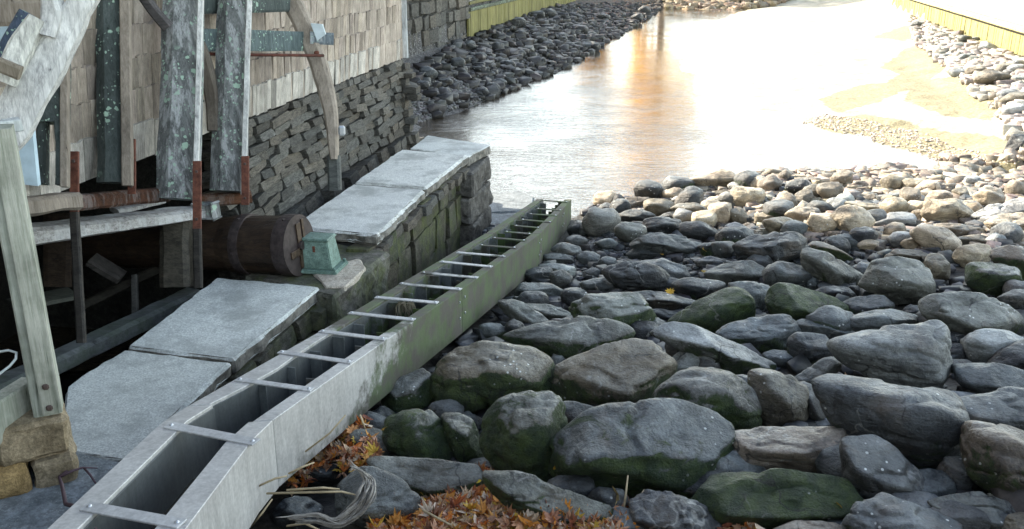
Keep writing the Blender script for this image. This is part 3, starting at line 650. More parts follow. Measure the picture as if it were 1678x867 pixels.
#@@PART2@@
# ------------------------------------------------------------ timber work of the old wheel pit
def frame_post(label, top, bot, w, d, Z, mat, side=None, split=False, seed=0, amp=.012):
    A, B = Q(*bot, Z), Q(*top, Z - .0); e = empty('timber_post', A, label, 'post', 'weathered posts over the wheel pit')
    if split:
        M_ = A * .62 + B * .38
        hewn('shaft', [M_, B], w, d, mat, e, up=(.2, -1, 0), seed=seed, amp=amp)
        for s in (-1, 1): hewn('leg', [A + N * s * w * .36, M_ + UP * .02 + N * s * w * .33], w * .30, d * .9, mat, e, up=(.2, -1, 0), seed=seed + s, amp=amp)
    else: hewn('shaft', [A, (A + B) / 2 + np.array((.008, 0, 0)), B], [w * 1.04, w, w * .96], d * 1.15, mat, e, up=(.2, -1, 0), seed=seed, amp=amp * 1.3, rnd=.31)
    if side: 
        o = (N * (w / 2 + side[0] / 2 - .005)) + np.array((0, -d * .35, 0)); hewn('lit_side_board', [A + o + UP * side[2], B + o], side[0], .10, M[side[1]], e, up=(.2, -1, 0), seed=seed + 4, amp=.006, rnd=.1)  # paler thin board, carries the post's lit right side in its colour
    return e
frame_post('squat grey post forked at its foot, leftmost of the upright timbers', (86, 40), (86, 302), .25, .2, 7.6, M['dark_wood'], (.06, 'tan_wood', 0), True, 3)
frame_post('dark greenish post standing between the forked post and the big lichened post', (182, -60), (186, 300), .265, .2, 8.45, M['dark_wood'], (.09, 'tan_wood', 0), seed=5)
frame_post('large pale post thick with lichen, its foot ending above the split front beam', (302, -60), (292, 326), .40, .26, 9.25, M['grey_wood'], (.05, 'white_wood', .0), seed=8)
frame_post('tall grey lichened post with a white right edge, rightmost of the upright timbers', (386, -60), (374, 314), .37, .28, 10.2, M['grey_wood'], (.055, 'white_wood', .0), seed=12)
def strap(label, px, y0, y1, Z, w=.085, low=None):
    A, B = Q(px, y1, Z), Q(px, y0, Z); o = hewn('iron_strap', [A, B], w, .03, M['rust'], None, up=(0, -1, 0), seed=int(px), amp=.003, step=.05, rnd=.06)
    tag(o, label, 'iron strap', 'rusty iron straps on the timber frame')
    for t in (.15, .85):
        c = A * (1 - t) + B * t + np.array((0, -.02, 0)); box('bolt', c, ((1, 0, 0), (0, 1, 0), UP), (.028, .02, .028), M['bolt'], o, bev=.006)
    if low:
        hewn('lower_strap', [Q(low[0], low[1], Z - .02), A], w * 1.02, .05, M['black_wood'], o, up=(0, -1, 0), seed=int(px), amp=.004)
strap('rusty strap beside the forked post, running down past the front beam', 122, 248, 348, 7.95, .075, (134, 562))
strap('rusty strap on the right of the dark greenish post', 216, 228, 318, 8.55, .07)
strap('rusty strap at the right end of the split front beam, reaching the stone slab', 323, 264, 375, 9.0, .08, (325, 472))
strap('rusty strap below the white edge of the rightmost tall post', 402, 256, 336, 9.9, .08)
def beam(name, label, a, b, w, h, mat, seed=0, amp=.012, cat='beam', col=None):
    o = hewn(name, [Q(*a), Q(*b)], w, h, mat, None, seed=seed, amp=amp, step=.07, color=col); return tag(o, label, cat)
beam('timber_beam', 'heavy split grey beam with a flat bleached top, running in front of the posts', (20, 388, 8.3), (326, 347, 10.0), .32, [.17, .12], M['beam_wood'], 3, .016)
beam('timber_beam', 'short orange rust stained beam between the two rightmost straps', (322, 330, 10.2), (412, 322, 10.4), .12, .13, M['rust_wood'], 4)
beam('timber_beam', 'dark brown rusty beam behind the front beam, left of the big lichened post', (124, 332, 8.1), (272, 318, 9.35), .14, .14, M['rust_wood'], 5, col=(.5, .45, .42, 1))
beam('timber_beam', 'crumbling grey beam at the foot of the forked post', (22, 340, 7.35), (122, 328, 7.95), .2, .15, M['tan_wood'], 6, .022)
beam('wood_slab', 'broken slab of bark covered wood lying on the beams below the lichened post', (188, 345, 9.4), (264, 328, 9.8), .16, .05, M['beam_wood'], 7, .02, 'wood slab')
beam('sill_timber', 'long dark green sill timber low beside the pit, left of the granite slabs', (-20, 648, 8.0), (318, 484, 10.35), .26, .17, M['sill_wood'], 8, .014)
beam('timber_stub', 'dark cracked vertical timber under the right end of the split beam', (290, 470, 10.05), (290, 350, 10.05), .33, .22, M['black_wood'], 9, .02, 'post', (2.2, 2.2, 2.0, 1))
for (lab, a, b, w, h, c) in (
    ('dark plank sloping down in the pit under the left of the front beam', (120, 480, 9.4), (20, 500, 9.0), .35, .06, (1.6, 1.9, 1.8, 1)),
    ('tilted black board between the strap and the shaft, inside the pit', (150, 425, 9.9), (200, 455, 10.0), .30, .08, (1.5, 1.5, 1.6, 1)),
    ('dark board standing in the pit behind the left strap', (95, 470, 9.9), (95, 350, 9.9), .30, .05, (1.5, 1.2, 1.0, 1)),
    ('long black plank running across the back of the pit', (120, 370, 10.9), (290, 385, 10.9), .2, .12, (1.6, 1.4, 1.3, 1)),
    ('thin black post deep in the pit near the cracked timber', (222, 520, 10.1), (221, 450, 10.1), .07, .07, (2, 2.2, 2.4, 1)),
    ('low dark timber lying at the back of the pit', (135, 500, 10.3), (310, 415, 10.7), .12, .10, (1.2, 1.2, 1.1, 1))):
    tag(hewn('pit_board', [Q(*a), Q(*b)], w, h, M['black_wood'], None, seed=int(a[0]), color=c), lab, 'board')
# the shaft with its hoops
ax0, ax1 = Q(120, 395, 10.95), Q(487, 402, 10.1); sa = ax1 - ax0; SLn = np.linalg.norm(sa); sa /= SLn
sh = empty('wheel_shaft', ax1, 'thick dark wooden water wheel shaft with two brown iron hoops, ending at the green casting', 'shaft')
u1 = np.cross(sa, UP); u1 /= np.linalg.norm(u1); u2 = np.cross(u1, sa)
def lathe(name, prof, mat, parent, seg=36, amp=0., stave=0, color=None, smooth=True):
    V = []
    for (s, r) in prof:
        for k in range(seg):
            a_ = 2 * math.pi * k / seg; rr = r * (1 + (stave if (k % 3 == 0) else 0)); V.append(ax1 + sa * s + (u1 * math.cos(a_) + u2 * math.sin(a_)) * rr)
    V = np.array(V)
    if amp: V = V + np.stack([fbm(V * 6 + 2.2 * k, 3, 50 + k) for k in range(3)], 1) * amp
    Fc = [(i * seg + k, i * seg + (k + 1) % seg, (i + 1) * seg + (k + 1) % seg, (i + 1) * seg + k) for i in range(len(prof) - 1) for k in range(seg)]
    Fc += [list(range(seg))[::-1], [(len(prof) - 1) * seg + k for k in range(seg)]]
    o = obj(name, V, Fc, mat, parent, False, color); bm = bmesh.new(); bm.from_mesh(o.data); bmesh.ops.recalc_face_normals(bm, faces=bm.faces); bm.to_mesh(o.data); bm.free(); return o
rad = .325
lathe('shaft_log', [(s, rad * (.93 if s < -.75 else 1)) for s in np.linspace(-SLn, -.03, 26)] + [(0, rad * .98)], M['shaft_wood'], sh, amp=.012, stave=-.015)
for s0, w_ in ((-.66, .11), (-.13, .16)):
    lathe('iron_hoop', [(s0, rad), (s0, rad + .018), (s0 + w_ / 2, rad + .022), (s0 + w_, rad + .018), (s0 + w_, rad)], M['hoop'], sh, amp=.003)
    for k in range(5): c = ax1 + sa * (s0 + w_ / 2) + (u1 * math.cos(k * 1.2) + u2 * math.sin(k * 1.2)) * (rad + .022); box('rivet', c, (sa, u1, u2), (.02, .02, .02), M['hoop'], sh, bev=.004)
lathe('end_plate', [(.002, rad * .9), (.022, rad * .88)], M['hoop'], sh, amp=.0, color=(1.1, 1.0, .8, 1))
for dy, dz, wx, wz in ((.0, .0, .07, .5), (.10, -.06, .22, .07), (-.1, .05, .03, .45)):
    box('end_bar', ax1 + sa * .035 + u1 * dy + u2 * dz, (u1, u2, sa), (wx, wz, .025), M['hoop'], sh, (1.5, 1.3, .9, 1))
lathe('gudgeon', [(.0, .05), (.07, .05)], M['hoop'], sh, seg=14)
box('wedge', Q(338, 345, 9.95), (sa, u1, u2), (.24, .12, .16), M['grey_wood'], sh, (.8, .8, .8, 1), .02)
# green casting
bc = G(527, 440, 1.40); gb = empty('bearing_cover', bc, 'green painted iron bearing cover shaped like a cut pyramid, on the stone block', 'bearing cover')
bx = np.array((.985, -.17, 0)); by = np.array((.17, .985, 0))
def frus(name, z0, z1, a0, b0, a1, b1, off=(0, 0), mat=M['green'], bev=.012):
    bm = bmesh.new(); bmesh.ops.create_cube(bm, size=1)
    for v in bm.verts:
        t = v.co.z + .5; sx = (a0 * (1 - t) + a1 * t) * v.co.x; sy = (b0 * (1 - t) + b1 * t) * v.co.y; z = z0 * (1 - t) + z1 * t; v.co = Vector(bc + bx * (sx + off[0] * t) + by * (sy + off[1] * t) + UP * z)
    bmesh.ops.bevel(bm, geom=list(bm.edges), offset=bev, segments=2, affect='EDGES'); return bm_obj(name, bm, mat, gb, False)
frus('base_flange', 0, .045, .50, .42, .49, .41); frus('housing', .043, .36, .37, .32, .29, .25, (-.01, 0)); frus('lid', .358, .385, .32, .28, .31, .27, (-.01, 0))
for sx in (-.21, .21):
    for sy in (-.17, .17): box('bolt', bc + bx * sx + by * sy + UP * .06, (bx, by, UP), (.035, .035, .035), M['green'], gb, (.8, .85, .85, 1), .008)
box('rust_mark', bc + bx * -.02 - by * .137 + UP * .27, (bx, by, UP), (.03, .012, .07), M['rust'], gb, bev=.004)
# curved felloes, paddle boards, rods
def curved(name, label, pts, w, h, mat, cat, seed, up=(0, -1, 0), amp=.012, col=None):
    P = [Q(*p) for p in pts]; n = []
    for i in range(len(P) - 1):
        p0 = P[max(i - 1, 0)]; p1 = P[i]; p2 = P[i + 1]; p3 = P[min(i + 2, len(P) - 1)]
        for k in range(5):
            t = k / 5; n.append(.5 * ((2 * p1) + (p2 - p0) * t + (2 * p0 - 5 * p1 + 4 * p2 - p3) * t * t + (3 * p1 - p0 - 3 * p2 + p3) * t ** 3))
    n.append(P[-1]); ws = np.interp(np.linspace(0, 1, len(n)), np.linspace(0, 1, len(w)), w) if hasattr(w, '__len__') else [w] * len(n)
    o = hewn(name, n, list(ws), h, mat, None, up=up, seed=seed, amp=amp, color=col); return tag(o, label, cat)
curved('curved_timber', 'curved bleached timber hanging in front of the shingles and the rubble foundation', [(462, -25, 11.6), (492, 30, 11.6), (517, 90, 11.6), (532, 140, 11.6), (543, 190, 11.6), (547, 240, 11.6), (548, 262, 11.6)], [.24, .24, .22, .2, .16, .12, .08], .16, M['tan_wood'], 'wheel timber', 3, col=(1.3, 1.3, 1.3, 1))
curved('curved_timber', 'wet dark stump of the hanging curved timber, against the rubble wall', [(547, 255, 11.65), (549, 312, 11.65)], .16, .14, M['black_wood'], 'wheel timber', 4, col=(2.2, 2.6, 2.8, 1))
curved('curved_timber', 'dark curved timber seen between the two tall lichened posts', [(318, 60, 9.9), (336, 110, 10.0), (348, 160, 10.1), (350, 215, 10.1)], [.16, .17, .15, .12], .12, M['tan_wood'], 'wheel timber', 5, col=(.6, .6, .6, 1))
curved('curved_timber', 'dark diagonal timber crossing the shingles at the top, left of the lichened post', [(228, -20, 8.7), (250, 15, 8.8), (276, 45, 8.9)], .10, .1, M['black_wood'], 'wheel timber', 6, col=(2, 2, 2.3, 1))
beam('paddle_board', 'bluish horizontal board crossing behind the tall posts in front of the shingles', (315, 65, 9.8), (508, 68, 11.7), .05, .24, M['dark_wood'], 15, .006, 'board', (1.5, 1.6, 1.7, 1))
beam('paddle_board', 'short grey board end sticking out right of the hanging curved timber', (508, 62, 11.5), (546, 64, 11.6), .06, .15, M['grey_wood'], 16, .006, 'board', (1, 1.15, 1.3, 1))
tag(obj('white_clip', *(lambda c: (np.array([c + np.array(q) * .11 for q in ((-.7, 0, .9), (.6, 0, .8), (.9, 0, -.3), (-.1, 0, -1), (-.7, .5, .9), (.6, .5, .8), (.9, .5, -.3), (-.1, .5, -1))]), [(0, 1, 2, 3), (4, 7, 6, 5), (0, 4, 5, 1), (1, 5, 6, 2), (2, 6, 7, 3), (3, 7, 4, 0)]))(Q(520, 52, 11.45)), M['litewall']), 'small pale blue wedge of wood behind the curved timber near its top', 'wedge')
beam('paddle_board', 'dark horizontal board at the top between the right tall post and the curved timber', (300, 10, 9.7), (476, 8, 11.6), .08, .17, M['dark_wood'], 17, .006, 'board')
rd = tube('tie_rod', [Q(310, 88, 9.9), Q(420, 90, 10.6), Q(530, 91, 11.4)], .018, M['rust'], color=(.6, .5, .5, 1)); tag(rd, 'thin rusty iron rod under the bluish horizontal board', 'rod')
nut = box('rod_nut', Q(519, 88, 11.35), ((1, 0, 0), (0, 1, 0), UP), (.06, .05, .07), M['rust'], rd, bev=.012)
tag(box('white_block', Q(560, 214, 11.5), ((.97, .2, 0), (-.2, .97, 0), UP), (.09, .07, .12), M['rivet'], None, bev=.02), 'small white block fixed to the foot of the curved timber', 'block')
# bleached timbers in the top left corner
curved('forked_timber', 'bleached curved timber sweeping down from the top edge to the left edge', [(165, -45, 6.0), (128, 15, 6.0), (92, 80, 6.0), (52, 145, 6.0), (18, 205, 6.0), (-25, 260, 6.0)], [.15, .16, .20, .25, .26, .2], .12, M['white_wood'], 'wheel timber', 21, amp=.022)
curved('forked_timber', 'pale branch of timber joining the bleached curved timber from above', [(82, -20, 5.95), (88, 22, 5.95), (80, 62, 5.95)], [.09, .13, .10], .12, M['white_wood'], 'wheel timber', 22, amp=.014)
curved('forked_timber', 'short bleached stub in the crook of the big curved timber at the left edge', [(62, 30, 5.9), (36, 78, 5.9), (10, 135, 5.9)], [.10, .14, .13], .14, M['white_wood'], 'wheel timber', 23, amp=.014, col=(1.05, 1.05, 1.0, 1))
curved('forked_timber', 'dark edge timber behind the short bleached stub', [(48, 22, 6.05), (22, 66, 6.05), (-8, 118, 6.05)], .10, .14, M['dark_wood'], 'wheel timber', 24, amp=.01, col=(1., 1.1, 1.7, 1))
beam('timber_beam', 'grey horizontal timber at the very top left corner', (-30, 22, 6.8), (78, 18, 6.9), .08, .20, M['tan_wood'], 25, .008)
beam('timber_beam', 'short dark grey timber poking in from the left edge across the bleached timbers', (-20, 98, 5.7), (34, 120, 5.75), .06, .09, M['tan_wood'], 26, .008, col=(.9, .9, .85, 1))
for k, (pp, lab) in enumerate((([(-8, 30), (12, 22), (20, 70), (2, 95), (-10, 95)], 'pale blue painted board at the left edge near the top'), ([(16, 300), (24, 190), (50, 186), (62, 305)], 'pale blue painted board behind the railing post and the forked post'))):
    a_ = [Q(x, y, 7.2) for x, y in pp]; b_ = [p + np.array((0, .05, 0)) for p in a_]; n = len(a_)
    tag(obj('painted_board', a_ + b_, [list(range(n)), list(range(n, 2 * n))[::-1]] + [(i, n + i, n + (i + 1) % n, (i + 1) % n) for i in range(n)], M['litewall'], color=(.8, .9, .95, 1)), lab, 'board')
# railing post, rail, pedestal
rp = empty('railing_post', Q(78, 690, 5.2), 'greenish weathered square railing post with two bolts, standing on the brown stone pedestal', 'post')
A, B = Q(80, 672, 5.2), Q(80, 672, 5.2) + UP * 1.62
px_ = np.array((.93, .36, 0)); py_ = np.array((-.36, .93, 0))
hewn('post_shaft', [A, B], .145, .145, M['rail_wood'], rp, up=tuple(py_), amp=.003, seed=31, rnd=.07, step=.15)
hewn('post_batten', [A + px_ * .03 - py_ * .085 + UP * .02, B + px_ * .03 - py_ * .085], .10, .03, M['rail_wood'], rp, up=tuple(py_), amp=.002, seed=33, rnd=.08, step=.15, color=(1.15, 1.12, 1.1, 1))
for z in (.06, .19): 
    c = A + px_ * .02 - py_ * .104 + UP * z; box('bolt', c, (px_, py_, UP), (.035, .02, .035), M['bolt'], rp, bev=.009)
tag(hewn('top_rail', [Q(-60, 218, 5.0), Q(34, 203, 5.15)], .10, .07, M['white_wood'], None, amp=.004, seed=34, rnd=.08, color=(.8, .85, .85, 1)), 'pale horizontal rail end on top of the railing post at the left edge', 'rail')
tag(hewn('bottom_rail', [Q(52, 650, 5.28), Q(-130, 770, 4.5)], .10, .24, M['rail_wood'], None, amp=.003, seed=35, rnd=.06), 'wide greenish rail board running from the railing post out of the left edge', 'rail')
tag(tube('cable_loop', [Q(-30, 640, 5.0), Q(0, 612, 5.0), Q(16, 600, 5.0), Q(26, 588, 5.0), Q(27, 578, 5.02), Q(14, 574, 5.05), Q(-20, 580, 5.05)], .007, M['cable'], seg=8), 'pale cable looped over the rail at the left edge', 'cable')
ped = empty('stone_pedestal', Q(50, 800, 5.2), 'rough brown stone pedestal under the railing post at the lower left', 'pedestal')
zt = A[2]; rs = random.Random(9)
c0 = A + np.array((.10, -.02, 0)); d1 = np.array((-.86, -.5, 0)); d1 /= np.linalg.norm(d1); n1 = np.array((-d1[1], d1[0], 0)); n1 = n1 if n1[1] < 0 else -n1
def pedb(s0, s1, z0, z1, dep, k, col):
    p = [c0 + d1 * s0 + n1 * dep, c0 + d1 * s1 + n1 * dep, c0 + d1 * s1 - n1 * .5, c0 + d1 * s0 - n1 * .5]
    grid_prism([q[:2] for q in p], z0, z1, 'stone', M['brownstone'], ped, step=.045, amp=.02, edge=.05, seed=60 + k, color=col)
for k, (s0_, s1_, za, zb, dp, col) in enumerate(((0, .36, .23, .0, .07, (1.05, 1, .9, 1)), (.375, .80, .20, .01, .05, (.95, .95, .92, 1)), (.815, 1.5, .22, .0, .06, (1, .95, .85, 1)), (-.01, .22, .46, .24, .09, (1., .97, .9, 1)), (.235, .60, .46, .215, .085, (1.35, 1.12, .72, 1)), (.615, .95, .46, .21, .08, (.95, .9, .85, 1)), (.96, 1.5, .46, .23, .09, (1, 1, .95, 1)))):
    pedb(s0_, s1_, zt - za, zt - zb, dp, k, col)
tw = empty('fallen_twig', G(110, 800, 1.94), 'bare purplish twig lying across the dark paving and the near end of the flume', 'twig')
def pav(x, y, dz=.05): return G(x, y, 1.935 + min(dz, .16))
tube('twig_stem', [pav(160, 880, .62), pav(150, 850, .6), pav(128, 832, .3), pav(108, 826, .1), pav(102, 795, .06), pav(97, 782, .06), pav(112, 770, .07), pav(118, 745, .05), pav(124, 742, .08)], [.013, .013, .012, .011, .010, .009, .007, .005, .003], M['twig'], tw, amp=.006)
tube('twig_branch', [pav(97, 782, .06), pav(118, 772, .08), pav(136, 766, .07), pav(160, 767, .08)], [.009, .007, .006, .003], M['twig'], tw, amp=.005)
tube('twig_branch', [pav(138, 767, .06), pav(148, 778, .05), pav(160, 796, .05)], [.007, .007, .005], M['twig'], tw, amp=.005)

# ------------------------------------------------------------ rocks
VIEW = {'A': (400, 560, 2.824), 'B': (800, 560, 2.824), 'C': (1240, 560, 2.824), 'D': (820, 320, 2.891), 'E': (1240, 320, 2.89), 'F': (960, 230, 4.195), 'K': (1300, 230, 4.336), 'P': (0, 0, 1)}
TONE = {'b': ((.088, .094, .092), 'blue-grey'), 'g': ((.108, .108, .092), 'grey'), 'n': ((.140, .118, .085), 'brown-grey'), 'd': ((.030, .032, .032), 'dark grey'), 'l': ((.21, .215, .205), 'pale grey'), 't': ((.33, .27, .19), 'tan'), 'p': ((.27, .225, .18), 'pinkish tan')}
ICO = {}
def ico(n):
    if n not in ICO:
        bm = bmesh.new(); bmesh.ops.create_icosphere(bm, subdivisions=n, radius=1); ICO[n] = (np.array([v.co[:] for v in bm.verts]), [[v.index for v in f.verts] for f in bm.faces]); bm.free()
    return ICO[n]
def hull2(P):
    P = sorted(set(map(tuple, P)))
    def half(P):
        h = []
        for p in P:
            while len(h) > 1 and (h[-1][0] - h[-2][0]) * (p[1] - h[-2][1]) - (h[-1][1] - h[-2][1]) * (p[0] - h[-2][0]) <= 0: h.pop()
            h.append(p)
        return h
    a = half(P); b = half(P[::-1]); return np.array(a[:-1] + b[:-1])
WUP = np.array((0, CU[2], -CF[2] * -1)) ; WUP = np.array((UP @ CR, UP @ CU, UP @ CF))
def rock_mesh(P2, seed, boxy=10, n=4, thick=.55):
    """P2: outline (right, up) in metres about its centre -> verts in (right, up, forward)"""
    rs = np.random.RandomState(seed); P = hull2(P2); c = P.mean(0); ext = P.max(0) - P.min(0); b = thick * (min(ext) * .7 + .3 * max(ext))
    pl = []
    for i in range(len(P)):
        p, q = P[i], P[(i + 1) % len(P)]; e = q - p; L = np.linalg.norm(e)
        if L < 1e-6: continue
        nn = np.array((e[1], -e[0])) / L
        if nn @ (p - c) < 0: nn = -nn
        for s in (-1, 1):
            k = rs.uniform(.15, .75) * s; v = np.array((nn[0], nn[1], k)); m = np.linalg.norm(v); pl.append((v / m, nn @ p / m))
    ell = lambda v: math.sqrt((v[0] * ext[0] / 2) ** 2 + (v[1] * ext[1] / 2) ** 2 + (v[2] * b) ** 2)
    tl = WUP + rs.uniform(-.26, .26, 3); tl /= np.linalg.norm(tl); pl.append((tl, max((tl[:2] @ (p - c)) for p in P) * rs.uniform(.60, .92) + tl[:2] @ c))
    fr = np.array((rs.uniform(-.6, .6), rs.uniform(-.62, -.15), -1)); fr /= np.linalg.norm(fr); pl.append((fr, b * rs.uniform(.65, .9) + fr[:2] @ c))
    pl.append((np.array((0, 0, 1.)), b))
    for k in range(5):
        v = np.array((rs.normal(), rs.normal() * .9, -abs(rs.normal()) - .15)); v /= np.linalg.norm(v); pl.append((v, ell(v) * rs.uniform(.70, .96) + v[:2] @ c))
    pc = np.array((*c, 0)); D, Fc = ico(n); D = D * np.array((ext[0] / 2, ext[1] / 2, b)); L = np.linalg.norm(D, axis=1); D = D / L[:, None]
    acc = 0; wob = fbm(D * 1.7 + seed, 2, 2)[:, None] * .05
    Dn = D + wob * np.roll(D, 1, axis=1)
    for nn, h in pl:
        hh = max(h - nn @ pc, .10 * ext.min()); acc = acc + (np.maximum(Dn @ nn, 0) / hh) ** boxy
    r = acc ** (-1 / boxy); V = D * r[:, None]; sz = ext.mean(); so_ = seed * 1.7
    e2 = V[:, :2].max(0) - V[:, :2].min(0); lo2 = V[:, :2].min(0); t2 = P.min(0) - c
    V[:, :2] = (V[:, :2] - lo2) / e2 * ext * 1.09 + t2 - .045 * ext
    nz = fbm(V / sz * 2.0 + so_, 3, 1) * .05 * sz; nz -= np.maximum(0, .12 - np.abs(fbm(V / sz * np.array((1.5, 3.5, 2)) + so_, 3, 4))) * .35 * sz; nz += fbm(V / sz * 8 + so_, 4, 9) * .016 * sz
    V = V * (1 + nz / np.maximum(np.linalg.norm(V, axis=1), 1e-6))[:, None] + pc
    return V, Fc
ROCKS = []
MASK = np.zeros((110, 210), bool)
def stamp(px, py):
    yy, xx = np.mgrid[0:110, 0:210]; MASK[:] |= in_poly(xx * 8. + 4, yy * 8. + 4, list(zip(px, py)))
def add_rock(px, py, tone, moss, ref=None, seed=None, n=None, dz=0., cat='rock', grp=None, boxy=None, thick=.62, jit=.10, stuff=False, label=None):
    px = np.asarray(px, float); py = np.asarray(py, float); seed = len(ROCKS) * 13 + 5 if seed is None else seed; rr = random.Random(seed)
    k = int(np.argmax(py)); bp = onground(px[k], py[k] - .06 * (py.max() - py.min()), dz); Z = float((bp - CAM) @ CF)
    wpx = px.max() - px.min()
    if n is None: n = 5 if wpx > 105 else 4 if wpx > 42 else 3
    P2 = np.stack([(px - 839) / F * Z, -(py - 433.5) / F * Z], 1); c = (P2.max(0) + P2.min(0)) / 2
    V, Fc = rock_mesh(P2 - c, seed, boxy or rr.choice((12, 18, 28, 44, 60)), n, thick)
    Wc = CAM + CR * c[0] + CU * c[1] + CF * Z; Vw = V[:, :1] * CR + V[:, 1:2] * CU + V[:, 2:] * CF
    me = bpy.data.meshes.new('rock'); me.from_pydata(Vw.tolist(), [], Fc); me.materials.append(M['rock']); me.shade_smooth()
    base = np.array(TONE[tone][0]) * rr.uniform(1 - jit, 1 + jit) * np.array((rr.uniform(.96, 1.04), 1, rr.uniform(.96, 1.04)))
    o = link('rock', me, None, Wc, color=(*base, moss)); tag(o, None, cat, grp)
    ROCKS.append(dict(o=o, ref=ref, tone=tone, c=Wc, px=(px.min() + px.max()) / 2, py=(py.min() + py.max()) / 2, w=wpx, h=py.max() - py.min(), W=wpx / F * Z, moss=moss, label=label)); stamp(px, py)
    return o
